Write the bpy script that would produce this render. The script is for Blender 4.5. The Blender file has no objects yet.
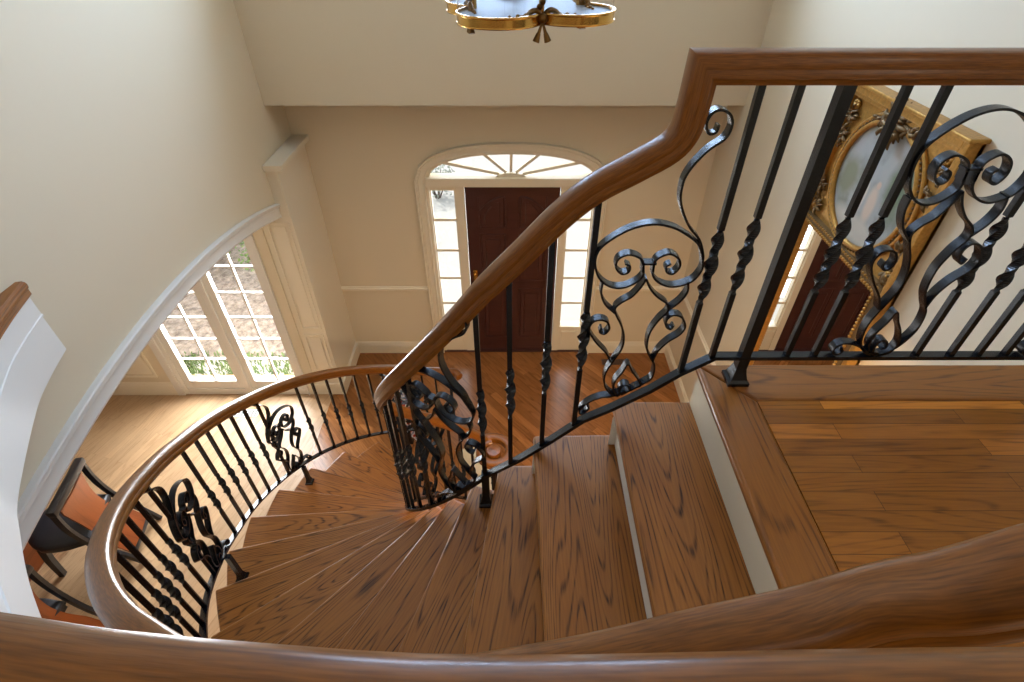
import bpy, bmesh, math, random
from mathutils import Vector, Matrix
random.seed(7)
SC = bpy.context.scene
COL = SC.collection
PI = math.pi
R = math.radians

# ------------------------------------------------------------------ helpers
def link(name, verts, faces, mat=None, parent=None, uvs=None, smooth=None, kind=None):
    me = bpy.data.meshes.new(name)
    me.from_pydata([tuple(v) for v in verts], [], faces)
    if uvs is not None:
        lay = me.uv_layers.new(name='UVMap')
        i = 0
        for f in uvs:
            for uv in f:
                lay.data[i].uv = uv
                i += 1
    me.validate()
    me.update()
    if smooth is not None:
        for p in me.polygons: p.use_smooth = True
        me.set_sharp_from_angle(angle=R(smooth))
    o = bpy.data.objects.new(name, me)
    COL.objects.link(o)
    mats = mat if isinstance(mat, (list, tuple)) else [mat]
    for m in mats:
        if m: me.materials.append(m)
    if parent: o.parent = parent
    if kind: o['kind'] = kind
    return o

def tag(o, label, cat, group=None):
    o['label'] = label; o['category'] = cat
    if group: o['group'] = group
    return o

def empty(name, label=None, cat=None, loc=(0, 0, 0), rz=0, group=None):
    o = bpy.data.objects.new(name, None)
    COL.objects.link(o)
    o.location = loc; o.rotation_euler = (0, 0, rz)
    o.empty_display_size = .1
    if label: tag(o, label, cat, group)
    return o

class MB:
    def __init__(s): s.v = []; s.f = []; s.uv = []
    def add(s, v, f, uv=None):
        n = len(s.v); s.v += [tuple(p) for p in v]; s.f += [tuple(i + n for i in q) for q in f]
        s.uv += uv if uv else [[(v[i][0] + v[i][1], v[i][2]) for i in q] for q in f]
        return s
    def box(s, x0, x1, y0, y1, z0, z1):
        v = [(x0,y0,z0),(x1,y0,z0),(x1,y1,z0),(x0,y1,z0),(x0,y0,z1),(x1,y0,z1),(x1,y1,z1),(x0,y1,z1)]
        return s.add(v, [(0,3,2,1),(4,5,6,7),(0,1,5,4),(1,2,6,5),(2,3,7,6),(3,0,4,7)])
    def bev(s, x0, x1, y0, y1, z0, z1, b):
        bm = bmesh.new()
        bmesh.ops.create_cube(bm, size=1)
        for q in bm.verts:
            q.co = Vector(((x0+x1)/2 + q.co.x*(x1-x0), (y0+y1)/2 + q.co.y*(y1-y0), (z0+z1)/2 + q.co.z*(z1-z0)))
        bmesh.ops.bevel(bm, geom=bm.edges[:], offset=b, segments=2, affect='EDGES', profile=.6)
        bm.verts.index_update()
        v = [q.co[:] for q in bm.verts]; f = [[w.index for w in q.verts] for q in bm.faces]
        bm.free()
        return s.add(v, f)
    def prism(s, poly, z0, z1):
        n = len(poly)
        v = [(x, y, z0) for x, y in poly] + [(x, y, z1) for x, y in poly]
        f = [tuple(range(n - 1, -1, -1)), tuple(range(n, 2*n))] + [(i, (i+1) % n, n + (i+1) % n, n + i) for i in range(n)]
        return s.add(v, f)
    def tube(s, pts, r, n=8, cap=True, closed=False):
        pts = [Vector(p) for p in pts]; m = len(pts)
        rr = r if isinstance(r, (list, tuple)) else [r]*m
        v = []; up = Vector((0, 0, 1)); prev = None
        for i, p in enumerate(pts):
            a = pts[(i-1) % m] if (closed or i) else p; b = pts[(i+1) % m] if (closed or i < m-1) else p
            t = (b - a).normalized()
            if prev is None:
                sd = t.cross(up) if abs(t.z) < .95 else t.cross(Vector((0, 1, 0)))
            else: sd = prev - t * prev.dot(t)
            sd.normalize(); prev = sd; w = sd.cross(t)
            for k in range(n):
                an = 2*PI*k/n
                v.append(p + sd*math.cos(an)*rr[i] + w*math.sin(an)*rr[i])
        f = []
        for i in range(m if closed else m-1):
            j = (i+1) % m
            for k in range(n):
                f.append((i*n+k, i*n+(k+1) % n, j*n+(k+1) % n, j*n+k))
        if cap and not closed:
            f += [tuple(range(n-1, -1, -1)), tuple(range((m-1)*n, m*n))]
        return s.add(v, f)
    def lathe(s, prof, c=(0, 0, 0), n=24, flut=None):
        v = []; f = []
        for r, z in prof:
            for k in range(n):
                a = 2*PI*k/n
                v.append((c[0]+r*math.cos(a), c[1]+r*math.sin(a), c[2]+z))
        for i in range(len(prof)-1):
            for k in range(n):
                f.append((i*n+k, i*n+(k+1) % n, (i+1)*n+(k+1) % n, (i+1)*n+k))
        f += [tuple(range(n-1, -1, -1)), tuple(range((len(prof)-1)*n, len(prof)*n))]
        return s.add(v, f)
    def ball(s, c, r, seg=10, ring=6, sc=(1, 1, 1)):
        prof = []
        v = []; f = []
        v.append((c[0], c[1], c[2]-r*sc[2]))
        for i in range(1, ring):
            t = PI*i/ring
            for k in range(seg):
                a = 2*PI*k/seg
                v.append((c[0]+r*sc[0]*math.sin(t)*math.cos(a), c[1]+r*sc[1]*math.sin(t)*math.sin(a), c[2]-r*sc[2]*math.cos(t)))
        v.append((c[0], c[1], c[2]+r*sc[2]))
        L = len(v)-1
        for k in range(seg): f.append((0, 1+(k+1) % seg, 1+k))
        for i in range(ring-2):
            for k in range(seg):
                f.append((1+i*seg+k, 1+i*seg+(k+1) % seg, 1+(i+1)*seg+(k+1) % seg, 1+(i+1)*seg+k))
        for k in range(seg): f.append((L, 1+(ring-2)*seg+k, 1+(ring-2)*seg+(k+1) % seg))
        return s.add(v, f)
    def build(s, name, mat, parent=None, smooth=None, kind=None, uv=True):
        return link(name, s.v, s.f, mat, parent, s.uv if uv else None, smooth, kind)

def catmull(P, n=6):
    P = [Vector(p) for p in P]; out = []
    for i in range(len(P)-1):
        p0 = P[max(i-1, 0)]; p1 = P[i]; p2 = P[i+1]; p3 = P[min(i+2, len(P)-1)]
        for k in range(n):
            t = k/n
            out.append(.5*((2*p1) + (p2-p0)*t + (2*p0-5*p1+4*p2-p3)*t*t + (3*p1-p0-3*p2+p3)*t**3))
    out.append(P[-1])
    return out

def sweep(name, path, prof, mat, parent=None, smooth=35, side0=None, kind=None, closed=False, uoff=0.):
    """carry a closed 2D profile (across, up) along a 3D path, keeping it upright"""
    path = [Vector(p) for p in path]; m = len(path); n = len(prof)
    per = [0]
    for i in range(n):
        a = prof[i]; b = prof[(i+1) % n]
        per.append(per[-1] + math.hypot(b[0]-a[0], b[1]-a[1]))
    v = []; ul = [uoff]; sd = side0
    for i, p in enumerate(path):
        ta = (p - path[i-1]).normalized() if (i or closed) else None
        nx = path[(i+1) % m]
        tb = (nx - p).normalized() if (i < m-1 or closed) else None
        t = (ta or tb) + (tb or ta); t.normalize()
        h = Vector((t.x, t.y, 0))
        if side0 is not None: sd = side0
        elif h.length > .15: sd = Vector((-h.y, h.x, 0)).normalized()
        up = t.cross(sd)
        if up.z < 0 and side0 is None: up = -up
        if side0 is not None: up = sd.cross(t) * (1 if sd.cross(t).z >= 0 or True else -1)
        k = 1.0
        if ta and tb: k = 1/max(.55, math.cos(ta.angle(tb)/2)) if side0 is not None else 1.0
        if side0 is not None:
            up = t.cross(sd); 
        else:
            up = up
        for a, b in prof: v.append(p + sd*a + up*b*k)
        if i: ul.append(ul[-1] + (p - path[i-1]).length)
    f = []; uv = []
    for i in range(m if closed else m-1):
        j = (i+1) % m
        uj = ul[j] if j else ul[-1] + .1
        for q in range(n):
            f.append((i*n+q, i*n+(q+1) % n, j*n+(q+1) % n, j*n+q))
            uv.append([(ul[i], per[q]), (ul[i], per[q+1]), (uj, per[q+1]), (uj, per[q])])
    if not closed:
        f += [tuple(range(n-1, -1, -1)), tuple(range((m-1)*n, m*n))]
        uv += [[(0, prof[q][0]) for q in range(n-1, -1, -1)], [(0, prof[q][0]) for q in range(n)]]
    return link(name, v, f, mat, parent, uv, smooth, kind)

# ------------------------------------------------------------------ materials
def mat(name):
    m = bpy.data.materials.new(name); m.use_nodes = True
    nt = m.node_tree; b = nt.nodes['Principled BSDF']
    return m, nt, b
def node(nt, typ, **kw):
    n = nt.nodes.new(typ)
    for k, v in kw.items():
        if k.startswith('i_'): n.inputs[int(k[2:])].default_value = v
        else: setattr(n, k, v)
    return n
def plain(name, col, rough=.6, metal=0, bump=0, bscale=200, coat=0, var=0, spec=.5):
    m, nt, b = mat(name)
    b.inputs['Base Color'].default_value = (*col, 1); b.inputs['Roughness'].default_value = rough
    b.inputs['Metallic'].default_value = metal; b.inputs['Coat Weight'].default_value = coat
    b.inputs['Specular IOR Level'].default_value = spec
    tc = node(nt, 'ShaderNodeTexCoord')
    if bump or var:
        ns = node(nt, 'ShaderNodeTexNoise'); ns.inputs['Scale'].default_value = bscale; ns.inputs['Detail'].default_value = 3
        nt.links.new(tc.outputs['Object'], ns.inputs['Vector'])
        if bump:
            bp = node(nt, 'ShaderNodeBump'); bp.inputs['Strength'].default_value = bump; bp.inputs['Distance'].default_value = .002
            nt.links.new(ns.outputs[0], bp.inputs['Height']); nt.links.new(bp.outputs[0], b.inputs['Normal'])
        if var:
            mx = node(nt, 'ShaderNodeMix', data_type='RGBA')
            mx.inputs[6].default_value = (*[c*(1-var) for c in col], 1); mx.inputs[7].default_value = (*[min(1, c*(1+var)) for c in col], 1)
            nt.links.new(ns.outputs[0], mx.inputs[0]); nt.links.new(mx.outputs[2], b.inputs['Base Color'])
    return m

def grain_nodes(nt, vec, dark, mid, light, ring=9., pore=.5, ps=(9, 170), pw_=.22):
    """oak: cathedral rings and pore streaks along the vector's x"""
    L = nt.links.new
    mp = node(nt, 'ShaderNodeMapping'); mp.inputs['Scale'].default_value = (.75, 7.5, 7.5); L(vec, mp.inputs[0])
    n1 = node(nt, 'ShaderNodeTexNoise'); n1.inputs['Scale'].default_value = 1.; n1.inputs['Detail'].default_value = 1.5; n1.inputs['Roughness'].default_value = .35
    L(mp.outputs[0], n1.inputs['Vector'])
    mul = node(nt, 'ShaderNodeMath', operation='MULTIPLY'); mul.inputs[1].default_value = ring*2*PI; L(n1.outputs[0], mul.inputs[0])
    sn = node(nt, 'ShaderNodeMath', operation='SINE'); L(mul.outputs[0], sn.inputs[0])
    mr = node(nt, 'ShaderNodeMapRange'); mr.inputs[1].default_value = -1; mr.inputs[2].default_value = 1; L(sn.outputs[0], mr.inputs[0])
    pw = node(nt, 'ShaderNodeMath', operation='POWER'); pw.inputs[1].default_value = 4.; L(mr.outputs[0], pw.inputs[0])
    mp2 = node(nt, 'ShaderNodeMapping'); mp2.inputs['Scale'].default_value = (ps[0], ps[1], ps[1]); L(vec, mp2.inputs[0])
    n2 = node(nt, 'ShaderNodeTexNoise'); n2.inputs['Scale'].default_value = 1.; n2.inputs['Detail'].default_value = 2; L(mp2.outputs[0], n2.inputs['Vector'])
    mr2 = node(nt, 'ShaderNodeMapRange'); mr2.inputs[1].default_value = .35; mr2.inputs[2].default_value = .7; L(n2.outputs[0], mr2.inputs[0])
    m1 = node(nt, 'ShaderNodeMath', operation='MULTIPLY'); L(pw.outputs[0], m1.inputs[0])
    ad = node(nt, 'ShaderNodeMath', operation='MULTIPLY_ADD'); ad.inputs[1].default_value = .9; ad.inputs[2].default_value = .25; L(mr2.outputs[0], ad.inputs[0]); L(ad.outputs[0], m1.inputs[1])
    mp3 = node(nt, 'ShaderNodeMapping'); mp3.inputs['Scale'].default_value = (1.5, 12, 12); L(vec, mp3.inputs[0])
    n3 = node(nt, 'ShaderNodeTexNoise'); n3.inputs['Scale'].default_value = 1.; n3.inputs['Detail'].default_value = 4; L(mp3.outputs[0], n3.inputs['Vector'])
    c1 = node(nt, 'ShaderNodeMix', data_type='RGBA'); c1.inputs[6].default_value = (*mid, 1); c1.inputs[7].default_value = (*light, 1); L(n3.outputs[0], c1.inputs[0])
    c2 = node(nt, 'ShaderNodeMix', data_type='RGBA'); c2.inputs[7].default_value = (*dark, 1); L(c1.outputs[2], c2.inputs[6])
    m3 = node(nt, 'ShaderNodeMath', operation='MULTIPLY', use_clamp=True); m3.inputs[1].default_value = pore*1.5; L(m1.outputs[0], m3.inputs[0])
    m4 = node(nt, 'ShaderNodeMath', operation='MULTIPLY'); m4.inputs[1].default_value = pw_; L(mr2.outputs[0], m4.inputs[0])
    m5 = node(nt, 'ShaderNodeMath', operation='MAXIMUM'); L(m3.outputs[0], m5.inputs[0]); L(m4.outputs[0], m5.inputs[1]); L(m5.outputs[0], c2.inputs[0])
    return c2.outputs[2], m1.outputs[0]

def wood_uv(name, dark, mid, light, rough=.3, ring=9., pore=.55, coat=.25, crough=.12, ps=(9, 170), pw_=.22, spec=.32):
    m, nt, b = mat(name); L = nt.links.new
    uv = node(nt, 'ShaderNodeTexCoord'); oi = node(nt, 'ShaderNodeObjectInfo')
    cx = node(nt, 'ShaderNodeCombineXYZ')
    ml = node(nt, 'ShaderNodeMath', operation='MULTIPLY'); ml.inputs[1].default_value = 37.; L(oi.outputs['Random'], ml.inputs[0])
    for i in range(3): L(ml.outputs[0], cx.inputs[i])
    ad = node(nt, 'ShaderNodeVectorMath', operation='ADD'); L(uv.outputs['UV'], ad.inputs[0]); L(cx.outputs[0], ad.inputs[1])
    c, g = grain_nodes(nt, ad.outputs[0], dark, mid, light, ring, pore, ps, pw_); b.inputs['Specular IOR Level'].default_value = spec
    L(c, b.inputs['Base Color'])
    b.inputs['Roughness'].default_value = rough
    b.inputs['Coat Weight'].default_value = coat; b.inputs['Coat Roughness'].default_value = crough
    bp = node(nt, 'ShaderNodeBump'); bp.inputs['Strength'].default_value = .12; bp.inputs['Distance'].default_value = -.001
    L(g, bp.inputs['Height']); L(bp.outputs[0], b.inputs['Normal'])
    return m

def planks(name, dark, mid, light, rot, width=.083, length=.9, rough=.28, tone=.5, off=(0, 0, 0), coat=.08, warm=None, ring=6):
    m, nt, b = mat(name); L = nt.links.new
    tc = node(nt, 'ShaderNodeTexCoord')
    mp = node(nt, 'ShaderNodeMapping'); mp.inputs['Rotation'].default_value = (0, 0, rot); mp.inputs['Location'].default_value = off
    L(tc.outputs['Object'], mp.inputs[0])
    br = node(nt, 'ShaderNodeTexBrick'); br.offset = .37; br.offset_frequency = 2
    br.inputs['Scale'].default_value = 1.; br.inputs['Brick Width'].default_value = length; br.inputs['Row Height'].default_value = width
    br.inputs['Mortar Size'].default_value = .0008; br.inputs['Mortar Smooth'].default_value = .2
    br.inputs['Color1'].default_value = (0, 0, 0, 1); br.inputs['Color2'].default_value = (1, 1, 1, 1); br.inputs['Mortar'].default_value = (.5, .5, .5, 1)
    L(mp.outputs[0], br.inputs['Vector'])
    sp = node(nt, 'ShaderNodeSeparateColor'); L(br.outputs['Color'], sp.inputs[0])
    ml = node(nt, 'ShaderNodeVectorMath', operation='SCALE'); ml.inputs['Scale'].default_value = 23.7; L(br.outputs['Color'], ml.inputs[0])
    ad = node(nt, 'ShaderNodeVectorMath', operation='ADD'); L(mp.outputs[0], ad.inputs[0]); L(ml.outputs[0], ad.inputs[1])
    c, g = grain_nodes(nt, ad.outputs[0], dark, mid, light, ring, .38); b.inputs['Specular IOR Level'].default_value = .32
    hs = node(nt, 'ShaderNodeHueSaturation')
    mr = node(nt, 'ShaderNodeMapRange'); mr.inputs[3].default_value = 1-tone*.25; mr.inputs[4].default_value = 1+tone
    pw_ = node(nt, 'ShaderNodeMath', operation='POWER'); pw_.inputs[1].default_value = 6.; L(sp.outputs[0], pw_.inputs[0]); L(pw_.outputs[0], mr.inputs[0])
    L(mr.outputs[0], hs.inputs['Value']); L(c, hs.inputs['Color'])
    mx = node(nt, 'ShaderNodeMix', data_type='RGBA'); mx.inputs[7].default_value = (*[k*.95 for k in dark], 1)
    L(br.outputs['Fac'], mx.inputs[0]); L(hs.outputs[0], mx.inputs[6]); L(mx.outputs[2], b.inputs['Base Color'])
    b.inputs['Roughness'].default_value = rough; b.inputs['Coat Weight'].default_value = coat; b.inputs['Coat Roughness'].default_value = .15
    return m

def glass(name, tint=(1, 1, 1), rough=0.):
    m, nt, b = mat(name); L = nt.links.new
    nt.nodes.remove(b)
    out = nt.nodes['Material Output']
    tr = node(nt, 'ShaderNodeBsdfTransparent'); tr.inputs[0].default_value = (*tint, 1)
    gl = node(nt, 'ShaderNodeBsdfGlossy'); gl.inputs['Roughness'].default_value = rough
    ge = node(nt, 'ShaderNodeNewGeometry'); dt = node(nt, 'ShaderNodeVectorMath', operation='DOT_PRODUCT'); L(ge.outputs['Incoming'], dt.inputs[0]); L(ge.outputs['Normal'], dt.inputs[1])
    ab = node(nt, 'ShaderNodeMath', operation='ABSOLUTE'); L(dt.outputs['Value'], ab.inputs[0])
    on = node(nt, 'ShaderNodeMath', operation='SUBTRACT', use_clamp=True); on.inputs[0].default_value = 1; L(ab.outputs[0], on.inputs[1])
    p5 = node(nt, 'ShaderNodeMath', operation='POWER'); p5.inputs[1].default_value = 5; L(on.outputs[0], p5.inputs[0])
    fr = node(nt, 'ShaderNodeMath', operation='MULTIPLY_ADD'); fr.inputs[1].default_value = .92; fr.inputs[2].default_value = .08; L(p5.outputs[0], fr.inputs[0])
    mx = node(nt, 'ShaderNodeMixShader'); L(fr.outputs[0], mx.inputs[0]); L(tr.outputs[0], mx.inputs[1]); L(gl.outputs[0], mx.inputs[2]); L(mx.outputs[0], out.inputs[0])
    return m

PAINT = plain('wall_paint', (.70, .61, .455), .75, bump=.08, bscale=350, spec=.3)
TRIM = plain('trim_paint', (.79, .715, .57), .45, spec=.4)
CASE = plain('casing_paint', (.73, .70, .65), .4, spec=.4)
RISER = plain('riser_paint', (.80, .76, .68), .45)
CEIL = plain('ceiling_paint', (.82, .78, .70), .8)
IRON = plain('wrought_iron', (.010, .011, .014), .27, metal=.5, bump=.25, bscale=260, spec=.6)
TREAD = wood_uv('oak_tread', (.036, .010, .002), (.27, .090, .014), (.37, .142, .027), .34, ring=26, pore=.62, coat=.10, crough=.22)
NOSE = wood_uv('oak_nosing', (.07, .024, .008), (.255, .084, .011), (.34, .125, .022), .32, ring=20, pore=.5, coat=.12)
RAILW = wood_uv('oak_handrail', (.030, .008, .001), (.21, .068, .007), (.275, .098, .013), .34, ring=14, pore=.34, coat=.2, crough=.2, ps=(26, 420), pw_=.55)
FLANDING = planks('oak_landing_floor', (.06, .021, .006), (.34, .112, .012), (.43, .155, .022), 0, .0575, .62, .30, .8, (.3, .02, 0), ring=18)
FFOYER = planks('oak_foyer_floor', (.06, .02, .007), (.27, .10, .028), (.39, .165, .05), R(50), .083, 1.1, .26, .4, ring=12)
FDINING = planks('oak_dining_floor', (.24, .13, .06), (.43, .265, .14), (.52, .35, .20), R(-72), .083, 1.1, .40, .3, ring=9)
MAHOG = wood_uv('mahogany_door', (.026, .008, .006), (.060, .019, .016), (.078, .025, .021), .35, ring=3, pore=.3, coat=.3)
GLASS = glass('window_glass')
BRASS = plain('polished_brass', (.62, .36, .09), .22, metal=1., bump=.05, bscale=60)
DBRASS = plain('aged_brass', (.20, .11, .035), .35, metal=1., bump=.2, bscale=120)
GOLD = plain('gilt_wood', (.46, .245, .055), .36, metal=.6, bump=.5, bscale=70, var=.45)
DGOLD = plain('dark_gilt', (.17, .10, .035), .5, metal=.45, bump=.5, bscale=180, var=.4)
BLACKL = plain('black_lacquer', (.012, .011, .012), .28, spec=.6)
LEATHER = plain('black_leather', (.012, .013, .018), .42, bump=.3, bscale=300)
BURL = wood_uv('burl_splat', (.09, .018, .004), (.20, .045, .009), (.27, .07, .016), .28, ring=3, pore=.4, coat=.4)
CONCRETE = plain('pale_paving', (.74, .72, .68), .85, bump=.2, bscale=60, var=.06)
SILVER = plain('silvered_arm', (.75, .72, .66), .2, metal=1.)
CANDLE = plain('candle_sleeve', (.82, .78, .68), .5)

# ------------------------------------------------------------------ layout constants (metres)
LZ = 3.07                       # upper floor level
RISE = LZ/17
CO = Vector((-.168, 1.902)); CI = Vector((.04, 1.86))
WL, WR, WF = -2.02, 1.86, 4.805 # left, right and front wall faces
TOPZ = 5.75
BACKY = -3.2

def rin(th):                    # inner edge of the outer handrail, about CO
    K = [(90, 1.46), (141, 1.458), (154, 1.445), (173, 1.415), (194, 1.405), (207, 1.435), (218, 1.475), (230, 1.515), (250, 1.565), (265, 1.63), (280, 1.66)]
    return interp(K, th)
def rt(th):                     # outer ends of the treads
    return interp([(90, 1.512), (210, 1.512), (221, 1.535), (233, 1.58), (250, 1.60), (265, 1.645), (280, 1.67)], th)
def interp(K, th):
    for (a, x), (b, y) in zip(K, K[1:]):
        if th <= b: 
            t = max(0, (th-a)/(b-a)); return x + (y-x)*t
    return K[-1][1]
def pol(c, r, th): return Vector((c.x + r*math.cos(R(th)), c.y + r*math.sin(R(th))))
def zo(th): return 1.565 + (th-196.1)*.01457          # outer bottom rail height
def zi(th): return 2.585 + (th-260.3)*.01546          # inner bottom rail height

# ------------------------------------------------------------------ room shell
def struct(mb, name, m, smooth=None, parent=None): return mb.build(name, m, parent, smooth, 'structure')

def sheet(q, parent): return link('pane', q, [(0, 1, 2, 3)], GLASS, parent)

# lower floors
struct(MB().box(WL-.02, WR+.3, -3.4, WF+.3, -.12, 0), 'floor', FFOYER)
struct(MB().box(-6.2, WL-.02, -1.6, 4.4, -.12, 0), 'floor_dining', FDINING)

def arch_wall(name, M, u0, u1, ztop, o0, o1, zf, n, thick, m, zbot=0., osill=0.):
    """wall in (u, depth, z) with one arched opening, mapped by M"""
    us = [o0 + (o1-o0)*i/n for i in range(n+1)]
    mb = MB()
    for d in (0, thick):
        def q(pts):
            v = [M(u, d, z) for u, z in pts]
            mb.add(v, [tuple(range(len(v)))])
        q([(u0, zbot), (o0, zbot), (o0, ztop), (u0, ztop)]); q([(o1, zbot), (u1, zbot), (u1, ztop), (o1, ztop)])
        for a, b in zip(us, us[1:]): q([(a, zf(a)), (b, zf(b)), (b, ztop), (a, ztop)])
        if osill > zbot: q([(o0, zbot), (o1, zbot), (o1, osill), (o0, osill)])
    def r(a, b):
        mb.add([M(a[0], 0, a[1]), M(b[0], 0, b[1]), M(b[0], thick, b[1]), M(a[0], thick, a[1])], [(0, 1, 2, 3)])
    for a, b in zip(us, us[1:]): r((a, zf(a)), (b, zf(b)))
    r((o0, osill), (o0, zf(o0))); r((o1, osill), (o1, zf(o1)))
    if osill > zbot: r((o0, osill), (o1, osill))
    r((u0, ztop), (u1, ztop)); r((u0, zbot), (u0, ztop)); r((u1, zbot), (u1, ztop))
    return struct(mb, name, m)

# left wall with the wide segmental arch to the dining room
AY0, AY1, ARAD, AAPEX, AMID = .80, 4.12, 5.5, 2.41, 2.48
def zarch(y, top=AAPEX, rad=ARAD): return top - rad + math.sqrt(rad*rad - (y-AMID)**2)
ML = lambda u, d, z: (WL-d, u, z)
arch_wall('wall_left', ML, .55, WF+.2, TOPZ, AY0, AY1, zarch, 48, .28, PAINT)
# rear part of the left wall, with an opening for the added hall window
arch_wall('wall_left', ML, BACKY, .55, TOPZ, -2.5, -.5, lambda u: 5.45, 1, .28, PAINT, LZ, 3.85)
arch_wall('wall_right', lambda u, d, z: (WR+d, u, z), BACKY, WF+.2, TOPZ, -2.6, -.6, lambda u: 5.45, 1, .2, PAINT, 0, 3.85)
struct(MB().box(WL-.3, WR+.3, BACKY-.2, BACKY, 0, TOPZ), 'wall_back', PAINT)
struct(MB().box(WL-.35, WR+.3, BACKY-.2, WF+.4, TOPZ, TOPZ+.12), 'ceiling', CEIL)
# front wall with the entry opening
EX0, EX1 = -.862, .806; EC = (EX0+EX1)/2; EA = (EX1-EX0)/2
def zent(x, a=EA, base=2.20, rise=.262):
    t = min(1, abs((x-EC)/a)); return base + rise*(1-t**2.4)**(1/2.0)
arch_wall('wall_front', lambda u, d, z: (u, WF+d, z), WL-.3, WR+.2, 3.05, EX0, EX1, zent, 40, .16, PAINT)
# dropped header across the foyer
UX0, UX1, UZ0, UZ1 = -1.35, 1.25, 4.22, 5.45
arch_wall('wall_header', lambda u, d, z: (u, 4.43+d, z), WL-.3, WR+.2, TOPZ, UX0, UX1, lambda u: UZ1, 1, .54, PAINT, 2.985, UZ0)
struct(MB().box(-2.5, 2.6, 4.97, 6.3, TOPZ, TOPZ+.15), 'sun_shield', TRIM)  # unseen slab added to keep the sun out of the upper front window
g = MB()
for a, b in ((UX0, UX0+.06), (UX1-.06, UX1), (-.48, -.42), (.32, .38)): g.bev(a, b, 4.60, 4.66, UZ0, UZ1, .004)
for a, b in ((UZ0, UZ0+.06), (UZ1-.06, UZ1), (4.82, 4.85)): g.bev(UX0, UX1, 4.602, 4.658, a, b, .004)
w_ = struct(g, 'window_7', TRIM)
sheet([(UX0, 4.63, UZ0), (UX1, 4.63, UZ0), (UX1, 4.63, UZ1), (UX0, 4.63, UZ1)], w_)
struct(MB().bev(UX0-.05, UX1+.05, 4.38, 4.60, UZ0-.04, UZ0-.001, .008), 'trim_sill', TRIM)

# mouldings ---------------------------------------------------------
def moulding(name, path, prof, m, side0=None, closed=False):
    return sweep(name, path, prof, m, None, 30, side0, 'structure', closed)
def arc_mould(name, pts, prof, m, nrm):
    """profile (across the strip, out of the wall) along a curve lying in a wall of normal nrm"""
    pts = [Vector(p) for p in pts]; n = len(prof); v = []; f = []
    nrm = Vector(nrm)
    for i, p in enumerate(pts):
        a = pts[max(0, i-1)]; b = pts[min(len(pts)-1, i+1)]
        t = (b-a).normalized(); s = t.cross(nrm)
        k = 1.
        if 0 < i < len(pts)-1:
            k = 1/max(.6, math.cos((pts[i]-a).angle(b-pts[i])/2))
        for x, y in prof: v.append(p + s*x*k + nrm*y)
    for i in range(len(pts)-1):
        for q in range(n): f.append((i*n+q, i*n+(q+1) % n, (i+1)*n+(q+1) % n, (i+1)*n+q))
    f += [tuple(range(n-1, -1, -1)), tuple(range((len(pts)-1)*n, len(pts)*n))]
    return link(name, v, f, m, None, None, 25, 'structure')
CASEP = [(0, 0), (0, .016), (.015, .022), (.03, .016), (.075, .018), (.085, .030), (.098, .026), (.108, .040), (.118, .040), (.122, .032), (.122, 0)]
ys = [AY0 + (AY1-AY0)*i/60 for i in range(61)]
arc_mould('trim_arch', [(WL, AY0, 0)] + [(WL, y, zarch(y)) for y in ys], [(-a, b) for a, b in CASEP], CASE, (1, 0, 0))
# entry casing
xs = [EX0 + (EX1-EX0)*i/40 for i in range(41)]
arc_mould('trim_entry', [(EX0, WF, 0)] + [(x, WF, zent(x)) for x in xs] + [(EX1, WF, 0)],
          [(-x*.8, y) for x, y in CASEP], TRIM, (0, -1, 0))
# baseboards and chair rails
def base_run(name, a, b, nrm, h=.17, m=TRIM, z=0.):
    pr = [(0, 0), (.018, 0), (.018, h-.045), (.013, h-.038), (.013, h-.02), (.006, h-.008), (.006, h), (0, h)]
    a, b, nrm = Vector(a), Vector(b), Vector(nrm)
    v = [p + nrm*x + Vector((0, 0, y+z)) for p in (a, b) for x, y in pr]; n = len(pr)
    f = [(q, (q+1) % n, n+(q+1) % n, n+q) for q in range(n)] + [tuple(range(n-1, -1, -1)), tuple(range(n, 2*n))]
    return link(name, v, f, m, None, None, None, 'structure')
def chair_run(name, a, b, nrm, z=.91, m=TRIM):
    pr = [(0, 0), (.010, .004), (.012, .02), (.026, .032), (.026, .044), (.014, .05), (.010, .062), (0, .066)]
    a, b, nrm = Vector(a), Vector(b), Vector(nrm)
    v = [p + nrm*x + Vector((0, 0, y+z)) for p in (a, b) for x, y in pr]; n = len(pr)
    f = [(q, (q+1) % n, n+(q+1) % n, n+q) for q in range(n)] + [tuple(range(n-1, -1, -1)), tuple(range(n, 2*n))]
    return link(name, v, f, m, None, None, 30, 'structure')
base_run('baseboard_front', (-1.93, WF, 0), (EX0-.1, WF, 0), (0, -1, 0))
base_run('baseboard_front', (EX1+.1, WF, 0), (WR, WF, 0), (0, -1, 0))
base_run('baseboard_right', (WR, 1.3, 0), (WR, WF, 0), (-1, 0, 0))
chair_run('trim_1', (-1.93, WF, 0), (EX0-.1, WF, 0), (0, -1, 0))
chair_run('trim_2', (EX1+.1, WF, 0), (WR, WF, 0), (0, -1, 0))
chair_run('trim_3', (WR, 3.2, 0), (WR, WF, 0), (-1, 0, 0))

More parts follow.
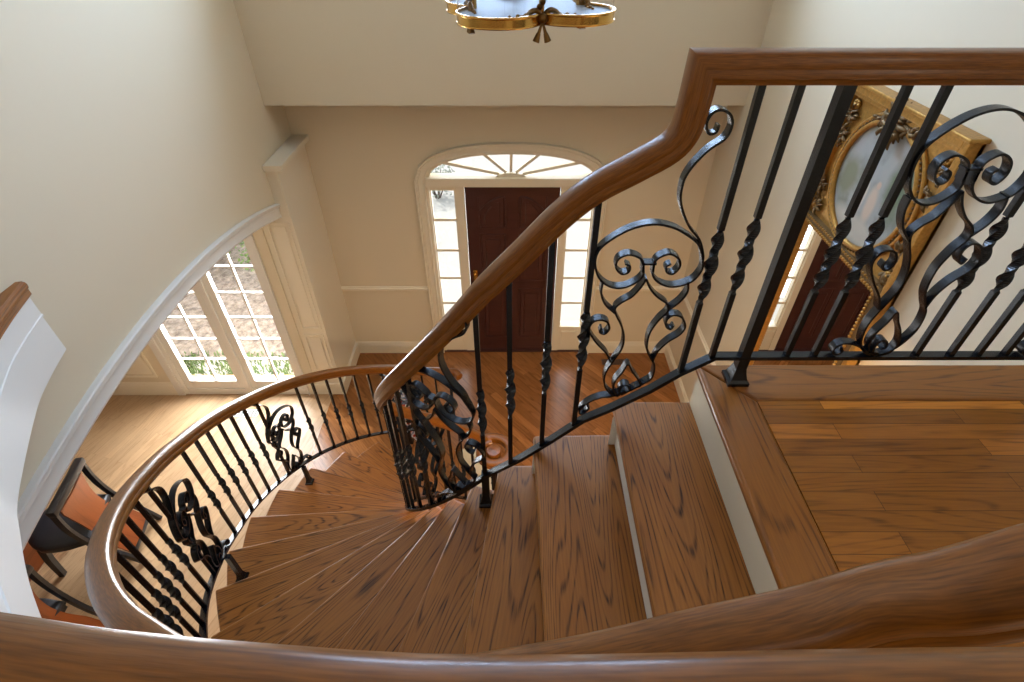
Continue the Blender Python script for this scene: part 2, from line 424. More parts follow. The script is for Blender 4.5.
# panelled pier between arch and entry, with its ledge cap
pier = struct(MB().box(-2.305, -1.925, 4.105, WF+.01, 0, 2.59), 'trim_pier', TRIM)
mb = MB()
mb.bev(-2.019, -1.865, 4.07, WF, 2.585, 2.63, .006)
mb.bev(-2.30, -1.895, 4.085, WF, 0, .16, .006)
struct(mb, 'trim_pier_cap', TRIM)
def panel_frame(mb, x0, x1, z0, z1, y, w=.022, d=.014):
    mb.bev(x0+w, x1-w, y-d, y+.01, z0, z0+w, .004); mb.bev(x0+w, x1-w, y-d, y+.01, z1-w, z1, .004)
    mb.bev(x0, x0+w, y-d, y+.01, z0, z1, .004); mb.bev(x1-w, x1, y-d, y+.01, z0, z1, .004)
    mb.bev(x0+w+.02, x1-w-.02, y-.008, y+.01, z0+w+.02, z1-w-.02, .006)
mb = MB()
panel_frame(mb, -2.16, -1.955, .93, 2.12, 4.105); panel_frame(mb, -2.16, -1.955, .24, .86, 4.105)
struct(mb, 'trim_pier_panels', TRIM)

# ------------------------------------------------------------------ dining room shell
DF = 4.09
FX0, FX1, FZ1 = -3.70, -2.31, 2.16
arch_wall('wall_dining_front', lambda u, d, z: (u, DF+d, z), -6.2, -2.2, 2.9, FX0, FX1, lambda u: FZ1, 1, .2, PAINT, 0, .0)
struct(MB().box(-6.4, -6.2, -1.6, 4.4, 0, 2.9), 'wall_dining_left', PAINT)
struct(MB().box(-6.2, WL, -1.8, -1.6, 0, 2.9), 'wall_dining_back', PAINT)
struct(MB().box(-6.2, WL-.28, -1.6, 4.3, 2.75, 2.9), 'ceiling_dining', CEIL)
base_run('baseboard_dining', (-6.2, DF, 0), (FX0-.08, DF, 0), (0, -1, 0), .19)
chair_run('trim_4', (-6.2, DF, 0), (FX0-.08, DF, 0), (0, -1, 0), .86)
mb = MB(); panel_frame(mb, -4.62, -3.90, .27, .80, DF); panel_frame(mb, -5.6, -4.75, .27, .80, DF)
struct(mb, 'trim_dining_panels', TRIM)
# tall double casement window to the floor
win = struct(MB().box(FX0-.075, FX0, DF-.02, DF, 0, FZ1+.08).box(FX1, FX1+.01, DF-.02, DF, 0, FZ1+.08)
             .box(FX0, FX1, DF-.02, DF, FZ1, FZ1+.08)
             .bev(FX0, FX0+.045, DF-.005, DF+.1, 0, FZ1, .005).bev(FX1-.03, FX1, DF-.005, DF+.1, 0, FZ1, .005)
             .bev(FX0+.045, FX1-.03, DF-.004, DF+.1, 0, .085, .005).bev(FX0+.045, FX1-.03, DF-.004, DF+.1, FZ1-.05, FZ1, .005)
             .bev(-3.0, -2.94, DF-.012, DF+.1, .08, FZ1-.04, .006), 'window_1', CASE)
def leaf(x0, x1, mid, z0=.085, z1=2.11):
    mb = MB(); s = .07
    mb.bev(x0, x0+s, DF+.01, DF+.06, z0, z1, .006).bev(x1-s, x1, DF+.01, DF+.06, z0, z1, .006)
    mb.bev(x0+s, x1-s, DF+.01, DF+.06, z0, z0+.11, .006).bev(x0+s, x1-s, DF+.01, DF+.06, z1-.08, z1, .006)
    sash = mb.build('sash', CASE, win)
    g = MB()
    g.box(mid-.009, mid+.009, DF+.02, DF+.05, z0+.11, z1-.08)
    for z in (.505, .784, 1.062, 1.364, 1.661): g.box(x0+s, x1-s, DF+.021, DF+.049, z-.008, z+.008)
    g.build('muntin', CASE, sash)
    sheet([(x0+s, DF+.035, z0+.11), (x1-s, DF+.035, z0+.11), (x1-s, DF+.035, z1-.08), (x0+s, DF+.035, z1-.08)], sash)
leaf(-3.655, -3.0, -3.30); leaf(-2.94, -2.34, -2.62)

# ------------------------------------------------------------------ entry door, sidelights, fanlight
door = struct(MB().bev(-.49, .452, WF+.05, WF+.095, .012, 2.125, .004), 'door_1', MAHOG)
def dpan(x0, x1, z0, z1, arch=0):
    mb = MB(); n = 10 if arch else 1
    for (ins, y0, y1) in ((0, WF+.05, WF+.044), (.045, WF+.044, WF+.036)):
        a, b, c, e = x0+ins, x1-ins, z0+ins, z1-ins
        if arch == 0: poly = [(a, c), (b, c), (b, e), (a, e)]
        else:
            h = min(.16, (e-c)*.6)
            pts = [(a+(b-a)*i/n, e-h*((1-i/n) if arch > 0 else i/n)**2) for i in range(n, -1, -1)]
            poly = [(a, c), (b, c)] + pts
        k = len(poly)
        v = [(x, y0, z) for x, z in poly] + [(EC_(x, a, b), y1, z) for x, z in poly]
        f = [tuple(range(k, 2*k))] + [(i, (i+1) % k, k+(i+1) % k, k+i) for i in range(k)]
        mb.add(v, f)
    # moulded surround
    t = .016
    for q in ((x0-t, x0, z0-t, z1+t*(arch == 0)), (x1, x1+t, z0-t, z1+t*(arch == 0)), (x0, x1, z0-t, z0)):
        mb.bev(q[0], q[1], WF+.037, WF+.05, q[2], q[3], .004)
    if arch == 0: mb.bev(x0, x1, WF+.037, WF+.05, z1, z1+t, .004)
    else:
        h = min(.16, (z1-z0)*.6)
        pts = [(x0+(x1-x0)*i/12, WF+.043, z1-h*((1-i/12) if arch > 0 else i/12)**2+t*.5) for i in range(13)]
        mb.tube(pts, .009, 6)
    return mb.build('door_panel', MAHOG, door)
def EC_(x, a, b): return x + (.012 if x < (a+b)/2 else -.012)
dpan(-.35, -.10, 1.68, 2.0, 1); dpan(.06, .31, 1.68, 2.0, -1)
dpan(-.35, -.10, 1.03, 1.58); dpan(.06, .31, 1.03, 1.58)
dpan(-.35, -.10, .22, .90); dpan(.06, .31, .22, .90)
mb = MB(); mb.bev(-.452, -.405, WF+.04, WF+.05, .93, 1.16, .004); mb.tube([(-.428, WF+.04, 1.0), (-.428, WF, 1.0), (-.34, WF-.005, 1.0)], .009, 8); mb.ball((-.428, WF+.03, 1.11), .02)
mb.build('door_handle', BRASS, door, 40)
# white frame of the entry
F0, F1 = WF+.02, WF+.14
fr = MB()
for x0, x1 in ((EX0, -.833), (-.585, -.495), (.457, .53), (.785, EX1)): fr.bev(x0, x1, F0, F1, 0, 2.14, .005)
for x0, x1 in ((-.833, -.585), (.53, .785)): fr.bev(x0, x1, F0+.01, F1, 0, .373, .005); fr.bev(x0+.03, x1-.03, F0, F0+.02, .07, .31, .006); fr.bev(x0, x1, F0+.01, F1, 2.08, 2.14, .005)
fr.bev(EX0, EX1, F0-.03, F1, 2.13, 2.215, .008)
struct(fr, 'trim_entry_frame', TRIM)
for w_, (x0, x1) in enumerate(((-.833, -.585), (.53, .785))):
    g = MB()
    for z in (.708, 1.05, 1.40, 1.754): g.bev(x0, x1, F0+.03, F0+.06, z-.014, z+.014, .004)
    g.bev(x0, x0+.012, F0+.03, F0+.06, .373, 2.08, .003).bev(x1-.012, x1, F0+.03, F0+.06, .373, 2.08, .003)
    s = struct(g, 'window_%d' % (w_+2), TRIM)
    sheet([(x0, F0+.045, .373), (x1, F0+.045, .373), (x1, F0+.045, 2.08), (x0, F0+.045, 2.08)], s)
# fanlight with five spokes
g = MB()
hub = (-.035, 2.215)
for ex, ez in ((-.66, 2.345), (-.29, 2.43), (-.03, 2.45), (.235, 2.43), (.60, 2.345)):
    d = Vector((ex-hub[0], 0, ez-hub[1])); sx = Vector((-d.z, 0, d.x)).normalized()*.013
    a = Vector((hub[0], F0+.03, hub[1])) + d*.18; b = Vector((ex, F0+.03, ez)) + d*.1
    v = [a-sx, a+sx, b+sx, b-sx]; v += [q + Vector((0, .03, 0)) for q in v]
    g.add(v, [(0, 3, 2, 1), (4, 5, 6, 7), (0, 1, 5, 4), (1, 2, 6, 5), (2, 3, 7, 6), (3, 0, 4, 7)])
hubp = [(hub[0]+.15*math.cos(PI*i/12), hub[1]-.01+.045*math.sin(PI*i/12)) for i in range(13)]
v = [(x, F0+.022, z) for x, z in hubp] + [(x, F0+.06, z) for x, z in hubp]
g.add(v, [tuple(range(12, -1, -1)), tuple(range(13, 26))] + [(i, (i+1) % 13, 13+(i+1) % 13, 13+i) for i in range(13)])
fan = struct(g, 'window_4', TRIM)
v = [(x, F0+.045, zent(x)-.002) for x in xs] + [(x, F0+.045, 2.2) for x in xs]; n = len(xs)
link('pane', v, [(i, i+1, n+i+1, n+i) for i in range(n-1)], GLASS, fan)
arc_mould('trim_fanlight', [(x, F0+.07, zent(x)) for x in xs], [(0, 0), (0, .05), (.03, .05), (.03, 0)], TRIM, (0, -1, 0))
struct(MB().box(EX0, EX1, WF-.0, WF+.2, -.02, .012), 'trim_threshold', MAHOG)

# ------------------------------------------------------------------ upper floor slab, fascia and nosing
EDGE = [(-2.02, 1.76), (-1.965, 1.57), (-1.89, 1.38), (-1.69, 1.01), (-1.58, .865), (-1.40, .67), (-1.13, .44), (-.80, .24), (-.45, .108), (-.222, .069), (-.10, .057), (0, .053), (.2, .056), (.42, .054)]
edge = [tuple(p) for p in catmull([(a, b, 0) for a, b in EDGE], 6)]
poly = [(p[0], p[1]) for p in edge] + [(.62, .10), (.62, 1.265), (WR, 1.265), (WR, BACKY), (WL, BACKY)]
poly = poly[::-1]
mb = MB().prism(poly, LZ-.36, LZ-.012)
slab = struct(mb, 'floor_landing_base', PAINT)
struct(MB().prism([(.75, -.2), (WR, -.2), (WR, 1.105), (.75, 1.105)], LZ-.012, LZ), 'floor_landing', FLANDING)
hp = [(p[0], p[1]-.06) for p in edge if p[0] < .4]
struct(MB().prism([(.75, BACKY), (.75, -.02)] + hp[::-1][1:] + [(WL, BACKY)][::1], LZ-.012, LZ-.0005), 'floor_hall', FLANDING)
# nosing boards around the stair head
def board(name, q, z1, th, um, m=NOSE, parent=None, kind='structure', bev=.011):
    """flat board with outline q (list of xy), grain along um"""
    um = Vector((um[0], um[1])).normalized(); vm = Vector((-um.y, um.x)); k = len(q)
    v = [(x, y, z1-th) for x, y in q] + [(x, y, z1) for x, y in q]
    f = [tuple(range(k-1, -1, -1)), tuple(range(k, 2*k))] + [(i, (i+1) % k, k+(i+1) % k, k+i) for i in range(k)]
    uv = []
    for face in f:
        row = []
        for i in face:
            p = Vector((v[i][0], v[i][1])); row.append((p.dot(um), p.dot(vm) + (v[i][2]-z1)))
        uv.append(row)
    o = link(name, v, f, m, parent, uv, None, kind)
    md = o.modifiers.new('round', 'BEVEL'); md.width = bev; md.segments = 3; md.limit_method = 'ANGLE'; md.angle_limit = R(50)
    return o
board('trim_nosing', [(.603, .1), (.752, .1), (.752, 1.105), (.606, 1.275)], LZ, .032, (0, 1))
board('trim_nosing', [(.606, 1.275), (.752, 1.105), (WR, 1.105), (WR, 1.275)], LZ, .032, (1, 0))
sweep('trim_nosing', [(x, y, LZ-.032) for x, y, _ in edge], [(-.06, -.036), (.02, -.036), (.026, -.03), (.026, -.005), (.032, .003), (.034, .016), (.031, .026), (.022, .033), (-.06, .033)], NOSE, None, 30, None, 'structure')
sweep('trim_fascia', [(x, y, LZ-.36) for x, y, _ in edge], [(-.02, 0), (.006, 0), (.006, .185), (.014, .188), (.014, .196), (.010, .199), (.010, .285), (.018, .290), (-.02, .290)], CASE, None, 30, None, 'structure')

# ------------------------------------------------------------------ staircase
stair = empty('staircase', 'curved oak staircase with white risers winding down from the landing to the foyer', 'staircase', (-.17, 1.9, 0))
def nest(o, part):              # a piece of a part; both were built in world coordinates
    o.parent = part
    if part.location.length > 0: o.matrix_parent_inverse = (Matrix.Translation(Vector(part.location) + Vector(part.parent.location)) @ part.rotation_euler.to_matrix().to_4x4()).inverted()
    return o
def child(o, root):
    o.parent = root
    o.matrix_parent_inverse = Matrix.Translation(root.location).inverted() if root.rotation_euler.z == 0 else root.matrix_basis.inverted()
    return o
IN = {0: (.606, 1.275), 1: (.347, 1.275), 2: (.070, 1.268), 3: (-.062, 1.264)}
OUT = {0: (.603, .20), 1: (.349, .215), 2: (.088, .235)}
THI = {3: 260.3}; THO = {}
for k in range(3, 18):
    ti = 260.3 - (k-3)*11.68; to = 270.6 - (k-3)*12.4
    THI[k] = ti; THO[k] = to
    if k > 3: IN[k] = tuple(pol(CI, .6, ti))
    OUT[k] = tuple(pol(CO, rt(to), to))
OUT[3] = (-.205, .262)
for k in range(1, 17):
    a, b = Vector(IN[k]), Vector(OUT[k]); c, d = Vector(IN[k-1]), Vector(OUT[k-1])
    z = LZ - k*RISE
    q = [a, b]
    if k >= 4:
        for s in (.33, .66):
            th = THO[k] + (THO[k-1]-THO[k])*s; q.append(pol(CO, rt(th), th))
    nb = (d-c).normalized(); pb = Vector((-nb.y, nb.x))
    if pb.dot((c+d)/2 - (a+b)/2) < 0: pb = -pb
    q += [d + pb*.035, c + pb*.035]
    if k >= 4: q.append(pol(CI, .6, (THI[k]+THI[k-1])/2))
    t = board('tread', [(p.x, p.y) for p in q], z, .03, (b-a), TREAD, None, None)
    child(t, stair)
# risers
for k in range(0, 17):
    a, b = Vector(IN[k]), Vector(OUT[k]); n_ = (b-a).normalized(); p_ = Vector((-n_.y, n_.x))
    ref = Vector(IN[k-1]) + Vector(OUT[k-1]) if k else Vector((2.4, 1.4))
    if p_.dot(ref/2 - (a+b)/2) < 0: p_ = -p_
    a2 = a + n_*.02 + p_*.024; b2 = b - n_*.02 + p_*.024; z1 = LZ - k*RISE - (.030 if k else .033); z0 = LZ - (k+1)*RISE
    q = [a2, b2, b2 + p_*.018, a2 + p_*.018]
    mb = MB().prism([(p.x, p.y) for p in q], max(z0, 0), z1)
    child(mb.build('riser', RISER), stair)
# stringers cut to the steps, and plaster soffit
def edge_pt(k, t, inner_):
    """point on the carriage line between nosing k (t = 0) and nosing k-1 (t = 1)"""
    if inner_:
        if k <= 3: p = Vector(IN[k]).lerp(Vector(IN[k-1]), t); return Vector((p.x, 1.225))
        return pol(CI, .635, THI[k] + (THI[k-1]-THI[k])*t)
    if k <= 3: p = Vector(OUT[k]).lerp(Vector(OUT[k-1]), t); return p + Vector((0, .045))
    th = THO[k] + (THO[k-1]-THO[k])*t if k > 3 else 0
    return pol(CO, rt(th) - .05, th)
ip, op = [], []
for inner_, lst in ((True, ip), (False, op)):
    v = []; f = []
    for k in range(1, 18):
        ts = (0, .34, .67, 1)
        for j, t in enumerate(ts):
            p = edge_pt(k, t, inner_); zt = LZ - k*RISE - .030; zb = LZ - (k-t)*RISE - .31
            v += [(p.x, p.y, max(zb, .004)), (p.x, p.y, max(zt, .006))]
            if j < 3: i = len(v)-2; f.append((i, i+2, i+3, i+1))
        for t in (1, .5, 0): pass
    child(link('stringer', v, f, RISER), stair)
    for k in range(0, 18):
        p = edge_pt(k, 0, inner_) if k else edge_pt(1, 1, inner_)
        lst.append(Vector((p.x, p.y, LZ - k*RISE - .21)))
v = []; f = []
for a, b in zip(ip, op): v += [(a.x, a.y, max(a.z-.09, .005)), (b.x, b.y, max(b.z-.09, .005))]
for i in range(len(ip)-1): f.append((2*i, 2*i+1, 2*i+3, 2*i+2))
child(link('soffit', v, f, PAINT), stair)

# ------------------------------------------------------------------ iron railings
RP = [(-.020, 0), (.020, 0), (.022, .009), (.029, .015), (.031, .026), (.0285, .032), (.031, .039), (.031, .050), (.029, .057), (.023, .062), (.012, .0645), (0, .065),
      (-.012, .0645), (-.023, .062), (-.029, .057), (-.031, .050), (-.031, .039), (-.0285, .032), (-.031, .026), (-.029, .015), (-.022, .009)]
SHOEP = [(-.014, -.007), (.014, -.007), (.014, .007), (-.014, .007)]

def baluster_mesh(L, w=.0160, twist=True):
    h = w/2; zc = .455*L; half = .115
    zs = [0]
    if twist:
        zs += [zc-half + 2*half*i/40 for i in range(41)]
    zs.append(L)
    v = []; f = []; uv = []
    for z in zs:
        a = 0; s = 1
        t = (z-(zc-half))/(2*half)
        if twist and 0 < t < 1:
            a = 2*PI*1.5*t; e = min(1, min(t, 1-t)/.12)
            s = 1 + .75*math.sin(PI*t)**.5*e
        for k in range(4):
            an = a + PI/4 + k*PI/2
            sq = (1.0 if k % 2 == 0 else (1.0 if s == 1 else .62))
            v.append((h*1.414*s*sq*math.cos(an), h*1.414*s*sq*math.sin(an), z))
    for i in range(len(zs)-1):
        for k in range(4): f.append((i*4+k, i*4+(k+1) % 4, (i+1)*4+(k+1) % 4, (i+1)*4+k))
    f += [(3, 2, 1, 0), tuple(len(v)-4+k for k in range(4))]
    return v, f

def add_baluster(root, x, y, z0, z1, ang, name='baluster', w=.0160, twist=True):
    v, f = baluster_mesh(z1-z0, w, twist)
    o = link(name, v, f, IRON, None, None, None)
    o.location = (x - root.location.x, y - root.location.y, z0 - root.location.z); o.rotation_euler = (0, 0, ang)
    o.parent = root
    return o

# scroll panel, drawn in metres: u along the rail (uphill positive), w up
ORN = dict(
tail=[(0.157, 0.521), (0.152, 0.544), (0.133, 0.585), (0.097, 0.625), (0.065, 0.685), (0.059, 0.735), (0.07, 0.772), (0.1, 0.814), (0.132, 0.841), (0.14, 0.87), (0.13, 0.893), (0.107, 0.903), (0.09, 0.895), (0.083, 0.874), (0.093, 0.852), (0.109, 0.854), (0.112, 0.87)],
oval=[(0.002, 0.507), (0.005, 0.475), (-0.014, 0.451), (-0.047, 0.436), (-0.083, 0.442), (-0.115, 0.473), (-0.128, 0.521), (-0.119, 0.559), (-0.084, 0.593), (-0.039, 0.619), (0.009, 0.629), (0.055, 0.621), (0.092, 0.603), (0.135, 0.57), (0.157, 0.521), (0.159, 0.489), (0.14, 0.456), (0.096, 0.44), (0.058, 0.45), (0.033, 0.475), (0.03, 0.507)],
curlL=[(0.002, 0.487), (0.001, 0.514), (-0.012, 0.531), (-0.042, 0.541), (-0.067, 0.528), (-0.071, 0.503), (-0.054, 0.482), (-0.036, 0.486), (-0.033, 0.503), (-0.046, 0.511)],
curlR=[(0.031, 0.487), (0.030, 0.514), (0.038, 0.531), (0.065, 0.543), (0.092, 0.528), (0.099, 0.503), (0.086, 0.482), (0.069, 0.486), (0.064, 0.503), (0.076, 0.511)],
collar=[(-0.004, 0.512), (0.036, 0.512)],
leafL1=[(-0.101, 0.449), (-0.101, 0.417), (-0.085, 0.379), (-0.053, 0.347)],
leafL2=[(0.016, 0.465), (0.005, 0.437), (-0.015, 0.406), (-0.041, 0.386), (-0.056, 0.365), (-0.049, 0.34), (-0.03, 0.303), (-0.017, 0.261), (-0.017, 0.215), (-0.036, 0.165), (-0.055, 0.109), (-0.051, 0.056), (-0.028, 0.019), (0.0, 0.004)],
leafR1=[(0.132, 0.456), (0.137, 0.423), (0.123, 0.389), (0.095, 0.358)],
leafR2=[(0.016, 0.465), (0.033, 0.433), (0.057, 0.406), (0.089, 0.381), (0.095, 0.354), (0.075, 0.322), (0.057, 0.273), (0.059, 0.215), (0.076, 0.177), (0.094, 0.144), (0.095, 0.09), (0.071, 0.04), (0.039, 0.012), (0.007, 0.004)],
sideL=[(-0.045, 0.157), (-0.061, 0.194), (-0.098, 0.24), (-0.122, 0.284), (-0.116, 0.314), (-0.095, 0.324), (-0.073, 0.316), (-0.064, 0.292), (-0.075, 0.271), (-0.09, 0.277), (-0.087, 0.292)],
sideR=[(0.085, 0.161), (0.094, 0.202), (0.117, 0.24), (0.147, 0.269), (0.157, 0.299), (0.14, 0.333), (0.115, 0.341), (0.099, 0.325), (0.102, 0.299), (0.117, 0.288), (0.124, 0.301)],
tulip=[(0.0, 0.006), (-0.021, 0.038), (-0.019, 0.079), (-0.002, 0.114), (0.011, 0.148), (0.029, 0.118), (0.05, 0.087), (0.064, 0.047), (0.051, 0.014), (0.02, 0.006)],
bud=[(0.003, 0.006), (-0.001, 0.034), (0.009, 0.056), (0.026, 0.053), (0.033, 0.034), (0.02, 0.026)])
FOOT = [(.02, .014), (-.02, .022), (-.055, .044), (-.09, .053), (-.115, .044), (-.122, .02), (-.107, .008), (-.092, .018), (-.097, .033)]
TAIL_FLAT = [(0.157, 0.60), (0.19, 0.63), (0.20, 0.665), (0.185, 0.70), (0.155, 0.725), (0.135, 0.752), (0.15, 0.776), (0.17, 0.768), (0.172, 0.75)]

def scroll_panel(root, M, slope, vs=1.0, us=1.0, flat=False, name='scroll_panel', bw=.0135, th=.003):
    mb = MB()
    curves = [(k, [(u*us, w*vs) for u, w in c]) for k, c in ORN.items() if not (flat and k == 'tail')]
    if flat: curves.append(('tail', [(u*us, w) for u, w in TAIL_FLAT]))
    curves.append(('foot', [(u*us, w + slope*u*us) for u, w in FOOT]))
    # lower leaves may not run through the sloping bottom rail
    for k, c in curves:
        P = catmull([(u, max(w, slope*u + .006) if k != 'tail' else w, 0) for u, w in c], 6 if len(c) > 2 else 1)
        m = len(P); v = []; f = []
        for i, p in enumerate(P):
            a = P[max(0, i-1)]; b = P[min(m-1, i+1)]
            t = (b-a); t = t.normalized() if t.length > 1e-6 else Vector((1, 0, 0))
            n = Vector((-t.y, t.x, 0))
            hw = bw
            if k in ('curlL', 'curlR', 'sideL', 'sideR', 'foot', 'tail') and i > m*.7: hw = bw*(1 - .25*(i-m*.7)/(m*.3))
            for s, q in ((1, 1), (1, -1), (-1, -1), (-1, 1)):
                pp = p + n*th*s
                v.append(M(pp.x, pp.y, hw*q))
        for i in range(m-1):
            for q in range(4): f.append((i*4+q, i*4+(q+1) % 4, (i+1)*4+(q+1) % 4, (i+1)*4+q))
        f += [(3, 2, 1, 0), tuple(m*4-4+q for q in range(4))]
        mb.add(v, f)
    o = mb.build(name, IRON, None, 40, uv=False)
    return child(o, root)

def post_foot(root, x, y, z0, z1, name='post_foot', w=.016, part=None):
    mb = MB()
    h = z1-z0
    prof = [(w*1.75, 0), (w*1.75, .012), (w*1.35, .02), (w*1.0, .045), (w*.85, .06), (w*.85, h)]
    v = []; f = []
    for r, z in prof:
        for k in range(4):
            an = PI/4 + k*PI/2; v.append((x + r*1.414*math.cos(an), y + r*1.414*math.sin(an), z0 + z))
    for i in range(len(prof)-1):
        for k in range(4): f.append((i*4+k, i*4+(k+1) % 4, (i+1)*4+(k+1) % 4, (i+1)*4+k))
    f += [(3, 2, 1, 0), tuple(len(v)-4+k for k in range(4))]
    mb.add(v, f)
    o = mb.build(name, IRON, None, None, uv=False)
    return nest(o, part) if part else child(o, root)

# ---- inner railing: landing, slope and tight inner spiral down to its volute
inner = empty('railing', 'iron railing with oak handrail along the landing and down the inner spiral of the stairs', 'railing', (.6, 1.2, LZ))
def ang_pt(th, r=.672): p = pol(CI, r, th); return p
sl = [(1.86, LZ+.105), (.62, LZ+.102), (.527, 3.104), (.444, 3.027), (.33, 2.94), (.237, 2.879), (.128, 2.765), (.021, 2.66), (-.06, 2.585)]
def shoe_z(x):
    for (a, za), (b, zb) in zip(sl, sl[1:]):
        if b <= x <= a: return za + (zb-za)*(a-x)/(a-b)
    return sl[-1][1]
# ease the straight run (y = 1.2) into the spiral
def blend_r(th): return .664 + .018*max(0, min(1, (255-th)/25))
spiral = [(th, ang_pt(th, blend_r(th))) for th in [258-3*i for i in range(0, 52)]]
shoe = [(x, 1.2, z) for x, z in sl[:-1]] + [(p.x, p.y, zi(th)) for th, p in spiral if th > 103]
inner_shoe = sweep('bottom_rail', shoe, SHOEP, IRON, None, None)
child(inner_shoe, inner)
hb = [(1.86, 3.955), (.418, 3.955), (.405, 3.955)]
hr = [(1.84, 1.2, 3.953), (1.2, 1.2, 3.953), (.424, 1.2, 3.953)]
gp = catmull([(.424, 1.2, 3.953), (.421, 1.2, 3.90), (.412, 1.2, 3.842), (.378, 1.2, 3.792), (.30, 1.2, 3.742), (.208, 1.2, 3.687), (.13, 1.2, 3.615), (.04, 1.2, 3.512), (-.06, 1.2, 3.402)], 4)
hr += [tuple(p) for p in gp[1:]]
hh = []
for th, p in spiral:
    if th > 255: continue
    if th < 112: break
    hh.append((p.x, p.y, zi(th) + .805 + .01*math.sin(R(th))))
# volute at the bottom newel
hr += hh
e = Vector(hr[-1]); vc = Vector((e.x+.085, e.y-.10, 0)); zend = e.z - .012
r0 = (Vector((e.x, e.y)) - vc.xy).length; a0 = math.atan2(e.y-vc.y, e.x-vc.x)
# build with explicit sideways vector for the straight part, plan tangents for the rest
hr_path = hr
def handrail(name, path, root, straight=None):
    """profile carried along; the steep gooseneck in a vertical plane keeps its side vector"""
    P = [Vector(p) for p in path]; n = len(RP); v = []; f = []; uv = []; ul = [0]
    per = [0]
    for i in range(n):
        a = RP[i]; b = RP[(i+1) % n]; per.append(per[-1] + math.hypot(b[0]-a[0], b[1]-a[1]))
    last = None
    for i, p in enumerate(P):
        ta = (p-P[i-1]).normalized() if i else None; tb = (P[i+1]-p).normalized() if i < len(P)-1 else None
        t = ((ta or tb) + (tb or ta)).normalized()
        h = Vector((t.x, t.y, 0))
        if h.length > .35 or last is None: sd = Vector((h.y, -h.x, 0)).normalized()
        else: sd = last
        if last is not None and sd.dot(last) < -.2: sd = -sd
        last = sd
        up = sd.cross(t).normalized()
        k = 1.
        if ta and tb:
            an = ta.angle(tb)
            if an > .5: k = 1/math.cos(an/2)
        for a, b in RP: v.append(p + sd*a + up*b*k)
        if i: ul.append(ul[-1] + (p-P[i-1]).length)
    for i in range(len(P)-1):
        for q in range(n):
            f.append((i*n+q, i*n+(q+1) % n, (i+1)*n+(q+1) % n, (i+1)*n+q))
            uv.append([(ul[i], per[q]), (ul[i], per[q+1]), (ul[i+1], per[q+1]), (ul[i+1], per[q])])
    f += [tuple(range(n-1, -1, -1)), tuple(range((len(P)-1)*n, len(P)*n))]
    uv += [[(0, RP[q][0]) for q in range(n-1, -1, -1)], [(0, RP[q][0]) for q in range(n)]]
    o = link(name, v, f, RAILW, None, uv, 38)
    return child(o, root)
vol = []
for i in range(1, 26):
    t = i/25; a = a0 - t*2*PI*1.08; r = r0*(1-.30*t)
    vol.append((vc.x + r*math.cos(a), vc.y + r*math.sin(a), zend + .012*(1-t)**2))
handrail('handrail', hr + vol, inner)
# volute cap disc over the starting newel
child(MB().lathe([(.0, 0), (.05, 0), (.056, .01), (.056, .05), (.05, .062), (.0, .066)], (vc.x, vc.y, zend), 24).build('volute_cap', RAILW, None, 40), inner)
add_baluster(inner, vc.x, vc.y, .18, zend, 0, 'newel_post', .03, False)
for i in range(5):
    a = a0 - .5 - i*1.05; r = r0*(1-.3*i/5)
    add_baluster(inner, vc.x + r*math.cos(a), vc.y + r*math.sin(a), .18, zend+.004, a)
# balusters of the landing
for x in (1.512, 1.429, 1.345, 1.238, .925, .840, .611): add_baluster(inner, x, 1.2, shoe_z(x), 3.957, 0)
np_ = add_baluster(inner, .710, 1.2, shoe_z(.71)-.02, 3.957, 0, 'newel_post', .029, False)
post_foot(inner, .710, 1.2, LZ, shoe_z(.71), w=.019, part=np_)
def rail_z(x):
    for a, b in zip(gp, gp[1:]):
        if b.x <= x <= a.x: return a.z + (b.z-a.z)*(a.x-x)/max(1e-6, a.x-b.x)
    return 3.953
for x in (.527,): add_baluster(inner, x, 1.2, shoe_z(x), 3.957, 0)
for x in (.207, .098, -.015): add_baluster(inner, x, 1.2, shoe_z(x), rail_z(x)+.006, 0)
p = ang_pt(256.5, .664); add_baluster(inner, p.x, p.y, zi(256.5), zi(256.5)+.81, 0)
post_foot(inner, p.x, p.y, LZ-4*RISE, zi(256.5)+.02, w=.017)
scroll_panel(inner, lambda u, w, d: (.342+u, 1.2+d, 2.957+.012+w+.03), .80)
scroll_panel(inner, lambda u, w, d: (1.092+u-.055*w, 1.2+d, LZ+.11+w), 0., 1.15, 1., True)
scroll_panel(inner, lambda u, w, d: (1.66+.01+u-.055*w, 1.2+d, LZ+.11+w), 0., 1.15, 1., True)
def spiral_panel(thc):
    def M(u, w, d):
        th = thc + math.degrees((u*1.1 + (-.16*w if w < .55 else -.088 + .10*(w-.55)))/.675); p = pol(CI, .675+d, th)
        return (p.x, p.y, zi(thc) + .008 + w*1.05)
    scroll_panel(inner, M, 1.34*.675/.675*.98)
spiral_panel(246.3)
bal = [232.0-8.0*i for i in range(8)]
spiral_panel(158.5)
bal += [144-7.4*i for i in range(5)]
for th in bal:
    p = ang_pt(th, blend_r(th)); add_baluster(inner, p.x, p.y, zi(th), zi(th)+.815, R(th))
th = 158.5; p = ang_pt(th); post_foot(inner, p.x, p.y, zi(th)-.12, zi(th))

